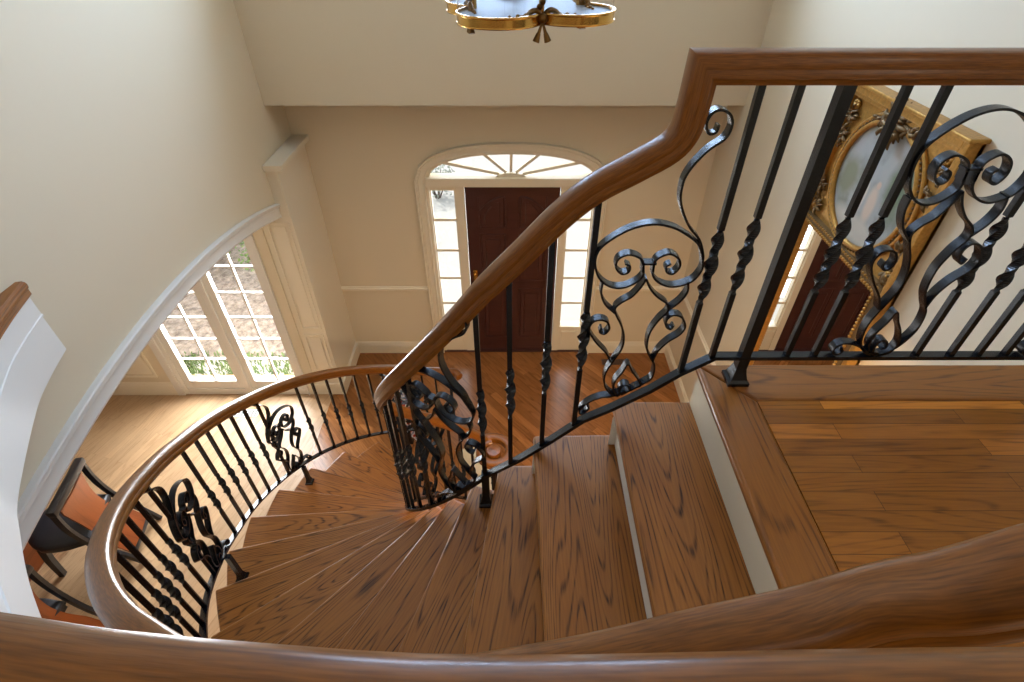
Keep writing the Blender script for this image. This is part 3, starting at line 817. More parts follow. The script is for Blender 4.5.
# ---- outer railing: hall balcony, gooseneck, long outer curve
outer = empty('railing', 'iron railing with oak handrail in the foreground and down the outer curve of the stairs', 'railing', (.4, .05, LZ))
ho = [(x, y-.0, LZ+.880) for x, y, _ in edge if x > -2.0]
hall = [(-2.0, 1.72, LZ+.88)] + [p for p in ho if p[0] > -1.97]
def clean(P): 
    out = [P[0]]
    for p in P[1:]:
        if (Vector(p)-Vector(out[-1])).length > .02: out.append(p)
    return out
turn = [(.47, .052, 3.95), (.50, .075, 3.95), (.513, .11, 3.95), (.50, .15, 3.948), (.47, .175, 3.935), (.438, .168, 3.925), (.408, .170, 3.860), (.378, .178, 3.795), (.325, .198, 3.706), (.215, .214, 3.606), (.11, .219, 3.530), (.02, .222, 3.478)]
turn = [tuple(p) for p in catmull(turn, 4)]
helix = []
for i in range(0, 72):
    th = 272 - 2.25*i
    if th < 113: break
    r = rin(th) + .032; p = pol(CO, r, th)
    helix.append((p.x, p.y, zo(th) + .735))
e = Vector(helix[-1])
tail = []
vc2 = pol(CO, 1.40, 109)
pe = pol(CO, 1.475, 108); tail = [(pe.x, pe.y, e.z-.05)]
pe = pol(CO, 1.45, 104); tail.append((pe.x, pe.y, e.z-.07))
pe = pol(CO, 1.40, 103); tail.append((pe.x, pe.y, e.z-.075))
handrail('handrail', clean(hall + turn + helix + tail), outer)
so = [(.40, .232, 2.99), (.35, .235, 2.955), (.10, .248, 2.75)]
for i in range(0, 72):
    th = 272 - 2.25*i
    if th < 106: break
    p = pol(CO, rin(th) + .03, th); so.append((p.x, p.y, zo(th)))
child(sweep('bottom_rail', so, SHOEP, IRON, None, None), outer)
hs = clean([(x, y, LZ+.10) for x, y, _ in edge if x > -1.99])
child(sweep('bottom_rail', hs, SHOEP, IRON, None, None), outer)
for x in (.29, .19, .09): 
    z0 = LZ+.10 - (.6-x)*.70; add_baluster(outer, x, .222, z0, 3.48 + (x-.02)*.62, 0)
def out_bal(th, **k):
    q = pol(CO, rin(th) + .03, th)
    add_baluster(outer, q.x, q.y, zo(th), zo(th)+.745, R(th), **k)
def out_panel(thc, vs=.92):
    def M(u, w, d):
        th = thc + math.degrees(u/1.46); p = pol(CO, rin(th)+.03-d, th)
        return (p.x, p.y, zo(thc) + .008 + w)
    scroll_panel(outer, M, .57, vs)
    q = pol(CO, rin(thc) - .0, thc)
    k = min(kk for kk in range(3, 17) if THO[kk]-.5 <= thc)
    post_foot(outer, q.x, q.y, LZ - k*RISE, zo(thc)+.0, w=.015)
for c in (123.5, 163.7, 203.9, 244.1):
    out_panel(c)
    for d in (4.6, 9.0, 13.4, 17.7, 22.0, 26.4, 31.6):
        if c+d < 266: out_bal(c+d)
    if c == 123.5: out_bal(115.5); out_bal(111)
out_bal(106, name='newel_post', w=.026, twist=False)
hsl = [Vector(p) for p in hs]; acc = 0.; nxt = .06
for a, b in zip(hsl, hsl[1:]):
    L = (b-a).length
    while nxt <= acc + L:
        p = a.lerp(b, (nxt-acc)/L); d = (b-a)
        add_baluster(outer, p.x, p.y, LZ+.10, LZ+.885, math.atan2(d.y, d.x)); nxt += .115
    acc += L
for x, y in ((-1.88, 1.365), (-.80, .243), (.2, .053)): post_foot(outer, x, y, LZ, LZ+.10)

# ------------------------------------------------------------------ trumeau mirror on the right wall
tm = empty('trumeau_mirror', 'tall gilt mirror with an oval painting above the glass on the right wall', 'mirror', (WR, 2.545, 1.2))
TY0, TY1, TZ0, TZ1 = 2.06, 3.03, 1.25, 3.52
X0 = WR
def TB(*boxes, m=GOLD, name='frame', b=.006, parent=None):
    mb = MB()
    for y0, y1, z0, z1, d0, d1 in boxes: mb.bev(X0-d1, X0-d0, y0, y1, z0, z1, b)
    o = mb.build(name, m, None, None)
    return child(o, tm)
back = TB((TY0, TY1, TZ0, TZ1, 0, .025), name='back_board')
TB((TY0, TY0+.035, TZ0, TZ1, 0, .07), (TY1-.035, TY1, TZ0, TZ1, 0, .07), (TY0+.035, TY1-.035, TZ1-.035, TZ1, 0, .069), (TY0+.035, TY1-.035, TZ0, TZ0+.05, 0, .069),
   (TY0+.04, TY0+.062, TZ0, TZ1-.04, 0, .05), (TY1-.062, TY1-.04, TZ0, TZ1-.04, 0, .05), (TY0+.062, TY1-.062, TZ1-.062, TZ1-.04, 0, .049))
TB((TY0-.012, TY1+.012, TZ1, TZ1+.02, 0, .085), name='cornice')
# mirror surround and glass
GY0, GY1, GZ0, GZ1 = 2.165, 2.975, 1.38, 2.735
TB((GY0-.05, GY0, GZ0-.05, GZ1+.055, 0, .054), (GY1, GY1+.04, GZ0-.05, GZ1+.055, 0, .054), (GY0, GY1, GZ1, GZ1+.055, 0, .055), (GY0, GY1, GZ0-.05, GZ0, 0, .055), name='mirror_surround', m=DGOLD)
mb = MB()
for i in range(38):
    y = GY0-.02 + (GY1-GY0+.04)*i/37; mb.ball((X0-.057, y, GZ1+.012), .011, 6, 4); mb.ball((X0-.057, y, GZ1+.044), .008, 6, 4)
for i in range(60):
    z = GZ0 + (GZ1-GZ0)*i/59
    for y in (GY0-.012, GY1+.012): mb.ball((X0-.057, y, z), .010, 6, 4)
child(mb.build('beading', GOLD, None, 60), tm)
MIR = plain('mirror_silver', (.86, .86, .86), .01, metal=1.)
child(MB().box(X0-.030, X0-.026, GY0, GY1, GZ0, GZ1).build('mirror_glass', MIR, None, None), tm)
# oval painting
OC = (2.545, 3.125); OA, OB = .315, .30
m, nt, b = mat('oval_painting'); L = nt.links.new
tc = node(nt, 'ShaderNodeTexCoord')
sep = node(nt, 'ShaderNodeSeparateXYZ'); L(tc.outputs['Object'], sep.inputs[0])
n1 = node(nt, 'ShaderNodeTexNoise'); n1.inputs['Scale'].default_value = 7; n1.inputs['Detail'].default_value = 4; L(tc.outputs['Object'], n1.inputs['Vector'])
cr = node(nt, 'ShaderNodeValToRGB'); L(n1.outputs[0], cr.inputs[0])
cr.color_ramp.elements[0].position = .3; cr.color_ramp.elements[0].color = (.16, .18, .15, 1)
cr.color_ramp.elements[1].position = .68; cr.color_ramp.elements[1].color = (.36, .35, .34, 1)
e_ = cr.color_ramp.elements.new(.5); e_.color = (.32, .34, .33, 1)
# pale group of strolling figures: soft blobs standing at the middle
acc = cr.outputs[0]
def blob(acc, cy, cz, ry, rz, col, soft=.6):
    my = node(nt, 'ShaderNodeMath', operation='SUBTRACT'); my.inputs[1].default_value = cy; L(sep.outputs[1], my.inputs[0])
    mz = node(nt, 'ShaderNodeMath', operation='SUBTRACT'); mz.inputs[1].default_value = cz; L(sep.outputs[2], mz.inputs[0])
    dy = node(nt, 'ShaderNodeMath', operation='DIVIDE'); dy.inputs[1].default_value = ry; L(my.outputs[0], dy.inputs[0])
    dz = node(nt, 'ShaderNodeMath', operation='DIVIDE'); dz.inputs[1].default_value = rz; L(mz.outputs[0], dz.inputs[0])
    cb = node(nt, 'ShaderNodeCombineXYZ'); L(dy.outputs[0], cb.inputs[0]); L(dz.outputs[0], cb.inputs[1])
    ln = node(nt, 'ShaderNodeVectorMath', operation='LENGTH'); L(cb.outputs[0], ln.inputs[0])
    ad = node(nt, 'ShaderNodeMath', operation='MULTIPLY_ADD'); ad.inputs[1].default_value = .9; L(n1.outputs[0], ad.inputs[0]); L(ln.outputs['Value'], ad.inputs[2])
    mr = node(nt, 'ShaderNodeMapRange'); mr.inputs[1].default_value = 1.0; mr.inputs[2].default_value = 1.0+soft; mr.inputs[3].default_value = 1; mr.inputs[4].default_value = 0; L(ad.outputs[0], mr.inputs[0])
    mx = node(nt, 'ShaderNodeMix', data_type='RGBA'); mx.inputs[7].default_value = (*col, 1); L(mr.outputs[0], mx.inputs[0]); L(acc, mx.inputs[6])
    return mx.outputs[2]
acc = blob(acc, 2.36, 3.20, .10, .17, (.13, .17, .10)); acc = blob(acc, 2.76, 3.10, .09, .13, (.17, .18, .11))
acc = blob(acc, 2.60, 3.06, .05, .13, (.62, .55, .44), .4); acc = blob(acc, 2.50, 3.05, .055, .12, (.55, .44, .34), .4)
acc = blob(acc, 2.605, 3.165, .022, .026, (.62, .46, .34), .4); acc = blob(acc, 2.495, 3.155, .022, .026, (.55, .40, .30), .4)
acc = blob(acc, 2.55, 2.90, .25, .07, (.48, .45, .38))
L(acc, b.inputs['Base Color']); b.inputs['Roughness'].default_value = .35
n = 48
ov = [(X0-.029, OC[0]+OA*math.cos(2*PI*i/n), OC[1]+OB*math.sin(2*PI*i/n)) for i in range(n)]
v = ov + [(X0-.024, y, z) for _, y, z in ov]
pnt = child(link('oval_painting', v, [tuple(range(n))] + [(i, (i+1) % n, n+(i+1) % n, n+i) for i in range(n)], m), tm)
mb = MB()
def oval(ra, rb, rad, d): mb.tube([(X0-d, OC[0]+ra*math.cos(2*PI*i/64), OC[1]+rb*math.sin(2*PI*i/64)) for i in range(64)], rad, 8, closed=True)
oval(OA+.012, OB+.012, .016, .036); oval(OA+.045, OB+.045, .012, .032)
nest(mb.build('oval_frame', GOLD, None, 60), pnt)
mb = MB()
for i in range(84):
    a = 2*PI*i/84; mb.ball((X0-.040, OC[0]+(OA+.030)*math.cos(a), OC[1]+(OB+.030)*math.sin(a)), .0075, 6, 4)
nest(mb.build('oval_beading', DGOLD, None, 60), pnt)
# carved leaf clusters: crest above the oval, corner sprays, rosettes
def leaves(mb, cy, cz, n, spread, size, seed, dz=1.):
    rn = random.Random(seed)
    for i in range(n):
        a = rn.uniform(0, 2*PI); r = spread*math.sqrt(rn.random())
        y = cy + r*math.cos(a); z = cz + r*math.sin(a)*dz
        s = size*rn.uniform(.6, 1.15); d = rn.uniform(.03, .03+spread*.5)
        dirn = a + rn.uniform(-.7, .7); e = Vector((0, math.cos(dirn), math.sin(dirn)))
        c = Vector((X0-d, y, z)); k = 7
        mb.tube([c - e*s + Vector((.012, 0, 0)), c - e*s*.4, c + e*s*.3 + Vector((-.006, 0, 0)), c + e*s + Vector((.004, 0, 0))], [s*.12, s*.42, s*.36, s*.08], 6)
mb = MB(); leaves(mb, OC[0], TZ1-.075, 46, .085, .036, 3); leaves(mb, OC[0]-.12, TZ1-.09, 14, .05, .026, 4, .6); leaves(mb, OC[0]+.12, TZ1-.09, 14, .05, .026, 5, .6)
child(mb.build('crest', DGOLD, None, 60), tm)
for sy in (-1, 1):
    for zz, sd in ((2.86, 1), (2.97, 2), (3.25, 4), (3.36, 3)):
        mb = MB(); leaves(mb, OC[0]+sy*(.385 if abs(zz-3.1) > .2 else .405), zz, 18, .042, .024, sd*7+sy, 1.3)
        child(mb.build('carved_spray', DGOLD, None, 60), tm)
for y, z in ((TY0+.10, TZ1-.10), (TY1-.10, TZ1-.10), (TY0+.085, 2.845), (TY1-.085, 2.845)):
    mb = MB()
    for i in range(8):
        a = 2*PI*i/8; mb.ball((X0-.035, y+.018*math.cos(a), z+.018*math.sin(a)), .011, 6, 4)
    mb.ball((X0-.042, y, z), .011, 8, 5)
    child(mb.build('rosette', GOLD, None, 60), tm)

# ------------------------------------------------------------------ hall lantern
LC = Vector((.040, 1.93)); LZ0 = 3.975
lan = empty('lantern_chandelier', 'large glazed brass lantern hanging over the stairwell, bow and tassels on its lower band', 'chandelier', (LC.x, LC.y, LZ0))
def lobe(a, r=.215):          # four rounded sides meeting at inward cusps
    t = ((a + PI/4) % (PI/2)) - PI/4      # -45..45 about each lobe's middle
    e = .160; return e*math.cos(t) + math.sqrt(max(0, .126**2 - (e*math.sin(t))**2))
NL = 96
ROT = PI/4 + R(13)
ring = [(lobe(2*PI*i/NL), 2*PI*i/NL + ROT) for i in range(NL)]
def ringpts(z, s=1.): return [(LC.x + r*s*math.cos(a), LC.y + r*s*math.sin(a), z) for r, a in ring]
def band(z0, z1, th=.006):
    v = ringpts(z0) + ringpts(z1) + ringpts(z1, .97) + ringpts(z0, .97); f = []
    for i in range(NL):
        j = (i+1) % NL
        for q in range(4): f.append((q*NL+i, q*NL+j, ((q+1) % 4)*NL+j, ((q+1) % 4)*NL+i))
    return v, f
v, f = band(LZ0, LZ0+.022)
mb = MB().add(v, f); mb.tube(ringpts(LZ0+.024), .004, 6, closed=True); mb.tube(ringpts(LZ0-.001), .003, 6, closed=True)
child(mb.build('lower_band', BRASS, None, 40, uv=False), lan)
v, f = band(LZ0+.62, LZ0+.66)
mb = MB().add(v, f); mb.tube(ringpts(LZ0+.62), .004, 6, closed=True)
child(mb.build('upper_band', BRASS, None, 40, uv=False), lan)
for q in range(4):                       # curved panes
    ids = [(q*NL//4 + NL//8 + i) % NL for i in range(NL//4 + 1)]
    a = ringpts(LZ0+.022, .985); b2 = ringpts(LZ0+.62, .985); v = [a[i] for i in ids] + [b2[i] for i in ids]; k = len(ids)
    child(link('glass_pane', v, [(i, i+1, k+i+1, k+i) for i in range(k-1)], GLASS, None, None, 60), lan)
    i0 = ids[0]; pa = ringpts(LZ0)[i0]; pb = ringpts(LZ0+.66)[i0]
    child(MB().tube([pa, pb], .008, 8).build('corner_rod', BRASS, None, 60, uv=False), lan)
    # bow and tassels at each cusp
    c = Vector((pa[0], pa[1], LZ0+.014)); o_ = Vector((c.x-LC.x, c.y-LC.y, 0)).normalized(); s_ = Vector((-o_.y, o_.x, 0)); up = Vector((0, 0, 1))
    mb = MB()
    for sg in (-1, 1):
        lp = [c + o_*.008, c + o_*.016 + s_*sg*.02 + up*.02, c + o_*.018 + s_*sg*.042 + up*.012, c + o_*.016 + s_*sg*.04 - up*.012, c + o_*.014 + s_*sg*.018 - up*.006, c + o_*.01]
        mb.tube([tuple(p) for p in catmull(lp, 4)], .008, 6)
        mb.tube([tuple(p) for p in catmull([c + o_*.012, c + o_*.014 + s_*sg*.03 - up*.01, c + o_*.012 + s_*sg*.06 + up*.004, c + o_*.006 + s_*sg*.078 - up*.004], 4)], .006, 6)
        for i in range(5): mb.ball(c + o_*.014 + s_*sg*(.05+.012*i) + up*(.006*(-1)**i), .009-.001*i, 6, 4)
    mb.ball(c + o_*.016, .014, 8, 6)
    for i in range(7): mb.ball(c + o_*.012 + up*(.028+.012*(i % 3)) + s_*(.009*(i % 3 - 1)), .009, 6, 4)
    bow = child(mb.build('bow', DBRASS, None, 60, uv=False), lan)
    for sg in (-1, 1):
        a = c + o_*.014 - up*.008; d = (s_*sg*.35 - up).normalized()
        mb = MB().tube([tuple(a + d*t) for t in (0, .014, .03, .034, .055)], [.003, .004, .005, .007, .011], 8)
        nest(mb.build('tassel', DBRASS, None, 60, uv=False), bow)
BULB = plain('lamp_bulb', (.80, .76, .70), .15, coat=.4)
# glass floor of the lantern and candle cluster
DISH_SHEEN = plain('dish_sheen', (.33, .37, .44), .6, spec=.1)  # grey-blue reflection on the clear glass, painted in as a flat colour
v = ringpts(LZ0+.019, .972); child(link('glass_base', v + [(x, y, z-.004) for x, y, z in v], [tuple(range(NL)), tuple(range(2*NL-1, NL-1, -1))] + [(i, (i+1) % NL, NL+(i+1) % NL, NL+i) for i in range(NL)], DISH_SHEEN), lan)
for i in range(6):
    a = 2*PI*i/6 + .3; d = Vector((math.cos(a), math.sin(a), 0)); c = Vector((LC.x, LC.y, LZ0))
    pts = catmull([c + Vector((0, 0, .20)), c + d*.03 + Vector((0, 0, .10)), c + d*.075 + Vector((0, 0, .065)), c + d*.12 + Vector((0, 0, .09)), c + d*.125 + Vector((0, 0, .16))], 6)
    arm = child(MB().tube([tuple(p) for p in pts], .005, 8).build('candle_arm', SILVER, None, 60, uv=False), lan)
    e_ = c + d*.125
    nest(MB().lathe([(.022, .155), (.026, .165), (.012, .168), (.011, .25), (.006, .252)], tuple(e_), 14).build('candle_sleeve', CANDLE, None, 50, uv=False), arm)
    nest(MB().lathe([(.004, .25), (.012, .268), (.013, .282), (.007, .31), (.001, .325)], tuple(e_), 12).build('bulb', BULB, None, 60, uv=False), arm)
mb = MB(); mb.tube([(LC.x, LC.y, LZ0+.15), (LC.x, LC.y, LZ0+.8)], .009, 8)
for q in range(4):
    p = ringpts(LZ0+.66)[(q*NL//4 + NL//8) % NL]; mb.tube([tuple(t) for t in catmull([p, ((p[0]+LC.x)/2, (p[1]+LC.y)/2, LZ0+.86), (LC.x, LC.y, LZ0+.95)], 5)], .007, 6)
mb.ball((LC.x, LC.y, LZ0+.96), .03)
child(mb.build('crown', BRASS, None, 60, uv=False), lan)
mb = MB(); z = LZ0+.98; i = 0
while z < TOPZ-.05:
    ax = (1, 0) if i % 2 else (0, 1)
    mb.tube([(LC.x + ax[0]*.010*math.cos(t*PI/5), LC.y + ax[1]*.010*math.cos(t*PI/5), z + .018*math.sin(t*PI/5)) for t in range(10)], .003, 5, closed=True); z += .030; i += 1
child(mb.build('chain', BRASS, None, 60, uv=False), lan)
child(MB().lathe([(.07, TOPZ), (.065, TOPZ-.02), (.02, TOPZ-.05), (.012, TOPZ-.06)], (LC.x, LC.y, 0), 20).build('ceiling_rose', BRASS, None, 50, uv=False), lan)

# ------------------------------------------------------------------ dining chairs
def make_chair(label, loc, rz):
    """local frame: +x is the way the sitter faces, origin on the floor under the seat"""
    c = empty('dining_chair', label, 'chair', loc, rz, 'dining chairs drawn up to the table')
    W = .235
    def stile(s):
        return catmull([(-.46, s*(W-.03), 0), (-.40, s*(W-.025), .12), (-.30, s*(W-.015), .30), (-.235, s*(W-.005), .47), (-.205, s*W, .66), (-.215, s*W, .87)], 5)
    for s in (-1, 1):
        P = stile(s); v = []; f = []
        for i, p in enumerate(P):
            a = P[max(0, i-1)]; b = P[min(len(P)-1, i+1)]; t = (b-a).normalized(); nn = Vector((t.z, 0, -t.x))
            for da, dy in ((.022, .013), (.022, -.013), (-.022, -.013), (-.022, .013)): v.append(p + nn*da + Vector((0, dy, 0)))
        for i in range(len(P)-1):
            for q in range(4): f.append((i*4+q, i*4+(q+1) % 4, i*4+4+(q+1) % 4, i*4+4+q))
        f += [(3, 2, 1, 0), tuple(len(v)-4+q for q in range(4))]
        link('rear_leg', v, f, BLACKL, c)
    # splat between the stiles from the top rail to the low cross bar
    P = stile(1)
    def band_y(z): return W*(.74 if z > .75 else .74 - .16*math.sin(min(1, (.75-z)/.5)*PI) + 0)
    v = []; f = []; uv = []; rows = [p for p in P if .10 <= p.z <= .84]
    for p in rows:
        hy = band_y(p.z)
        for d in (.006, -.006):
            for s in (-1, 0, 1): v.append((p.x + d - .012*(1-abs(s)), s*hy, p.z))
    for i in range(len(rows)-1):
        o = i*6
        for q in ((0, 1), (1, 2)):
            f.append((o+q[0], o+q[1], o+6+q[1], o+6+q[0])); f.append((o+3+q[1], o+3+q[0], o+9+q[0], o+9+q[1]))
        f.append((o, o+6, o+9, o+3)); f.append((o+2, o+5, o+11, o+8))
    uv = [[(v[k][2], v[k][1]) for k in q] for q in f]
    link('splat', v, f, BURL, c, uv, 40)
    MB().bev(-.245, -.185, -W-.018, W+.018, .835, .895, .012).build('top_rail', BLACKL, c, 40)
    MB().bev(-.425, -.395, -W+.03, W-.03, .085, .12, .006).build('cross_bar', BLACKL, c, 40)
    # shield-shaped padded seat, broad at the back and rounded at the front
    out = catmull([(-.25, -.20, 0), (-.05, -.235, 0), (.12, -.215, 0), (.225, -.11, 0), (.25, 0, 0), (.225, .11, 0), (.12, .215, 0), (-.05, .235, 0), (-.25, .20, 0)], 4)
    mb = MB(); rings = [(1.0, .415), (1.01, .43), (1.0, .452), (.93, .468), (.7, .478), (.35, .482)]; k = len(out); v = []; f = []
    for s, z in rings: v += [(p.x*s - .0*(1-s), p.y*s, z) for p in out]
    for i in range(len(rings)-1):
        for q in range(k): f.append((i*k+q, i*k+(q+1) % k, (i+1)*k+(q+1) % k, (i+1)*k+q))
    f += [tuple(range(k-1, -1, -1)), tuple(range((len(rings)-1)*k, len(rings)*k))]
    mb.add(v, f); mb.build('seat', LEATHER, c, 50, uv=False)
    v = [(p.x*.97, p.y*.97, .375) for p in out] + [(p.x*.97, p.y*.97, .416) for p in out]
    link('apron', v, [tuple(range(k-1, -1, -1)), tuple(range(k, 2*k))] + [(q, (q+1) % k, k+(q+1) % k, k+q) for q in range(k)], BLACKL, c)
    for s in (-1, 1):
        P = catmull([(.135, s*.165, .38), (.155, s*.18, .22), (.165, s*.19, 0)], 4); v = []; f = []
        for i, p in enumerate(P):
            h = .026 - .007*i/len(P)
            v += [(p.x+h, p.y+h, p.z), (p.x-h, p.y+h, p.z), (p.x-h, p.y-h, p.z), (p.x+h, p.y-h, p.z)]
        for i in range(len(P)-1):
            for q in range(4): f.append((i*4+q, i*4+(q+1) % 4, i*4+4+(q+1) % 4, i*4+4+q))
        f += [(3, 2, 1, 0), tuple(len(v)-4+q for q in range(4))]
        link('front_leg', v, f, BLACKL, c)
    return c
make_chair('black dining chair with amber wood splat and leather seat seen whole under the arch', (-3.60, 2.25, 0), PI + .20)
make_chair('second dining chair nearer the balcony, only its curved black back showing beside the white fascia', (-3.44, 1.41, 0), PI + .06)
# pedestal table the chairs are drawn up to
tb = empty('dining_table', 'amber wood dining table pedestal glimpsed behind the black chair seat', 'table', (-4.55, 1.85, 0))
mb = MB(); 
mb.bev(-.55, .60, -.45, .52, 0, .30, .012); child_ = mb.build('pedestal', BURL, tb)
MB().bev(-.42, .42, -.36, .36, .30, .71, .02).build('column', BURL, tb)
MB().bev(-.75, .72, -1.3, 1.3, .71, .755, .012).build('table_top', BURL, tb)

# ------------------------------------------------------------------ floor registers and porcelain stand
GRATE = plain('register_white', (.70, .74, .70), .5)
GSHADE = plain('register_shade', (.03, .02, .015), .6)  # shade inside the register holes, given as a dark colour
BROWNG = plain('register_bronze', (.10, .05, .03), .5, metal=.4)
def register(label, loc, w, d, mtop, mshade, nx, ny):
    g = empty('floor_register', label, 'vent', loc)
    MB().bev(-w/2, w/2, -d/2, d/2, 0, .006, .002).build('plate', mtop, g)
    mb = MB()
    for i in range(nx):
        for j in range(ny):
            x = -w/2 + w*(i+.7)/(nx+.4); y = -d/2 + d*(j+.75)/(ny+.5)
            s = w/nx*.27
            mb.bev(x-s, x+s, y-s, y+s, .0055, .0068, .0005)
    mb.build('hole_shade', mshade, g)  # dark tiles laid on the plate stand in for shaded holes
register('white perforated floor register in front of the dining room window', (-2.93, 3.80, 0), .30, .10, GRATE, GSHADE, 8, 3)
register('dark bronze floor register by the baseboard right of the entry door', (1.22, 4.62, 0), .34, .10, BROWNG, GSHADE, 10, 3)
# porcelain stand
m, nt, b = mat('painted_porcelain'); L = nt.links.new
tc = node(nt, 'ShaderNodeTexCoord'); sp = node(nt, 'ShaderNodeSeparateXYZ'); L(tc.outputs['Object'], sp.inputs[0])
ns = node(nt, 'ShaderNodeTexVoronoi'); ns.inputs['Scale'].default_value = 16; L(tc.outputs['Object'], ns.inputs['Vector'])
cr = node(nt, 'ShaderNodeValToRGB'); cr.color_ramp.interpolation = 'CONSTANT'; L(ns.outputs['Distance'], cr.inputs[0])
cr.color_ramp.elements[0].color = (.45, .05, .03, 1); cr.color_ramp.elements[1].position = .32; cr.color_ramp.elements[1].color = (.75, .76, .78, 1)
e_ = cr.color_ramp.elements.new(.52); e_.color = (.04, .06, .22, 1); e_ = cr.color_ramp.elements.new(.62); e_.color = (.75, .76, .78, 1)
L(cr.outputs[0], b.inputs['Base Color']); b.inputs['Roughness'].default_value = .12
st = MB().lathe([(.10, 0), (.115, .01), (.11, .05), (.10, .12), (.115, .3), (.125, .46), (.12, .52), (.135, .56), (.13, .57), (.115, .565), (.105, .5), (.09, .1), (.0, .05)], (0, 0, 0), 32).build('umbrella_stand', m, None, 40, uv=False)
st.location = (-1.06, 3.52, 0)
tag(st, 'red and blue painted porcelain stand glimpsed behind the curving inner handrail', 'umbrella stand')

# ------------------------------------------------------------------ outdoors
m, nt, b = mat('garden_soil'); L = nt.links.new
tc = node(nt, 'ShaderNodeTexCoord')
n1 = node(nt, 'ShaderNodeTexNoise'); n1.inputs['Scale'].default_value = 14; n1.inputs['Detail'].default_value = 8; n1.inputs['Roughness'].default_value = .7; L(tc.outputs['Object'], n1.inputs['Vector'])
cr = node(nt, 'ShaderNodeValToRGB'); L(n1.outputs[0], cr.inputs[0])
cr.color_ramp.elements[0].position = .3; cr.color_ramp.elements[0].color = (.11, .085, .07, 1); cr.color_ramp.elements[1].position = .66; cr.color_ramp.elements[1].color = (.50, .42, .37, 1)
L(cr.outputs[0], b.inputs['Base Color']); b.inputs['Roughness'].default_value = .95
SOIL = m
m, nt, b = mat('lawn'); L = nt.links.new
tc = node(nt, 'ShaderNodeTexCoord')
n1 = node(nt, 'ShaderNodeTexNoise'); n1.inputs['Scale'].default_value = 30; n1.inputs['Detail'].default_value = 5; L(tc.outputs['Object'], n1.inputs['Vector'])
mx = node(nt, 'ShaderNodeMix', data_type='RGBA'); mx.inputs[6].default_value = (.10, .16, .05, 1); mx.inputs[7].default_value = (.30, .38, .17, 1); L(n1.outputs[0], mx.inputs[0]); L(mx.outputs[2], b.inputs['Base Color'])
b.inputs['Roughness'].default_value = .9
LAWN = m
GZ = -.16
def ground(name, x0, x1, y0, y1, z0, z1, mt, nx=1, ny=1, amp=0):
    v = []; f = []
    rn = random.Random(4)
    for j in range(ny+1):
        for i in range(nx+1):
            edge_ = i in (0, nx) or j in (0, ny)
            v.append((x0+(x1-x0)*i/nx, y0+(y1-y0)*j/ny, z0+(z1-z0)*j/ny + (0 if edge_ else rn.uniform(-amp, amp))))
    for j in range(ny):
        for i in range(nx): a = j*(nx+1)+i; f.append((a, a+1, a+nx+2, a+nx+1))
    return link(name, v, f, mt, None, None, None, 'structure')
ground('ground_lawn', -40, 40, 4.97, 60, GZ-.06, 1.5, LAWN)
ground('ground_mulch_bed', -7.5, -1.75, 4.85, 7.4, GZ-.02, .02, SOIL, 90, 50, .022)
ground('ground_edging', -7.5, -1.75, 4.31, 4.86, GZ-.03, GZ-.02, CONCRETE)
ground('ground_glare_near', -1.6, 6, 4.98, 7.7, GZ, GZ+.04, CONCRETE)  # pale paving added so the door glass shows blown-out white
ground('ground_glare_far', -16, 16, 7.7, 45, GZ+.04, 1.12, CONCRETE)  # bright ground carried further out, added to whiten the fanlight
struct(MB().box(-1.6, 1.9, 4.97, 5.4, GZ-.1, -.06), 'ground_doorstep', CONCRETE)
# foliage
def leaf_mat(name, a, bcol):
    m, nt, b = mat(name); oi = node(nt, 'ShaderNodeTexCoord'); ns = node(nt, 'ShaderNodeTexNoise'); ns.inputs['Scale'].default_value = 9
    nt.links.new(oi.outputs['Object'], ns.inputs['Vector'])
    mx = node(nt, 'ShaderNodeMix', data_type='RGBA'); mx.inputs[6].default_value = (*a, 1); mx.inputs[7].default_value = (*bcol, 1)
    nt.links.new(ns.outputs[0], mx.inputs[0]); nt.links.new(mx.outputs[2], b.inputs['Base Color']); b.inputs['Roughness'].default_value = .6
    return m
LEAFA = leaf_mat('shrub_leaves', (.06, .14, .03), (.24, .38, .10)); BARK = plain('bark', (.10, .07, .05), .9)
def shrub(x, y, z, r, h, label, seed, n=900, leafm=None):
    rn = random.Random(seed); e = empty('shrub', label, 'shrub', (x, y, z), 0, 'shrubs planted outside the house')
    v = []; f = []
    for i in range(n):
        a = rn.uniform(0, 2*PI); t = rn.random()**.6; ph = math.acos(rn.uniform(-.3, 1))
        c = Vector((r*t*math.sin(ph)*math.cos(a), r*t*math.sin(ph)*math.sin(a), h*.45 + h*.55*t*math.cos(ph)))
        d = Vector((rn.gauss(0, 1), rn.gauss(0, 1), rn.gauss(.3, 1))).normalized(); s = d.orthogonal().normalized(); L_ = rn.uniform(.035, .07)
        k = len(v); v += [c, c + d*L_*.5 + s*L_*.3, c + d*L_, c + d*L_*.5 - s*L_*.3]; f.append((k, k+1, k+2, k+3))
    link('foliage', v, f, leafm or LEAFA, e)
    mb = MB()
    for i in range(5):
        a = 2*PI*i/5; mb.tube([(0, 0, -.05), (.3*r*math.cos(a), .3*r*math.sin(a), h*.4), (.5*r*math.cos(a), .5*r*math.sin(a), h*.75)], [.018, .012, .005], 5)
    mb.build('stem', BARK, e, None, uv=False)
shrub(-2.5, 6.5, -.05, .45, .7, 'green shrub on the mulch bank seen through the right casement', 1)
shrub(-3.55, 6.75, -.05, .5, .75, 'green shrub on the bank showing through the upper middle panes', 2)
shrub(-4.75, 6.9, -.05, .5, .7, 'leafy shrub on the bank glimpsed at the left edge of the window', 3)
shrub(-2.0, 7.6, -.02, .5, .8, 'leafy shrub at the far right end of the mulch bank', 4)
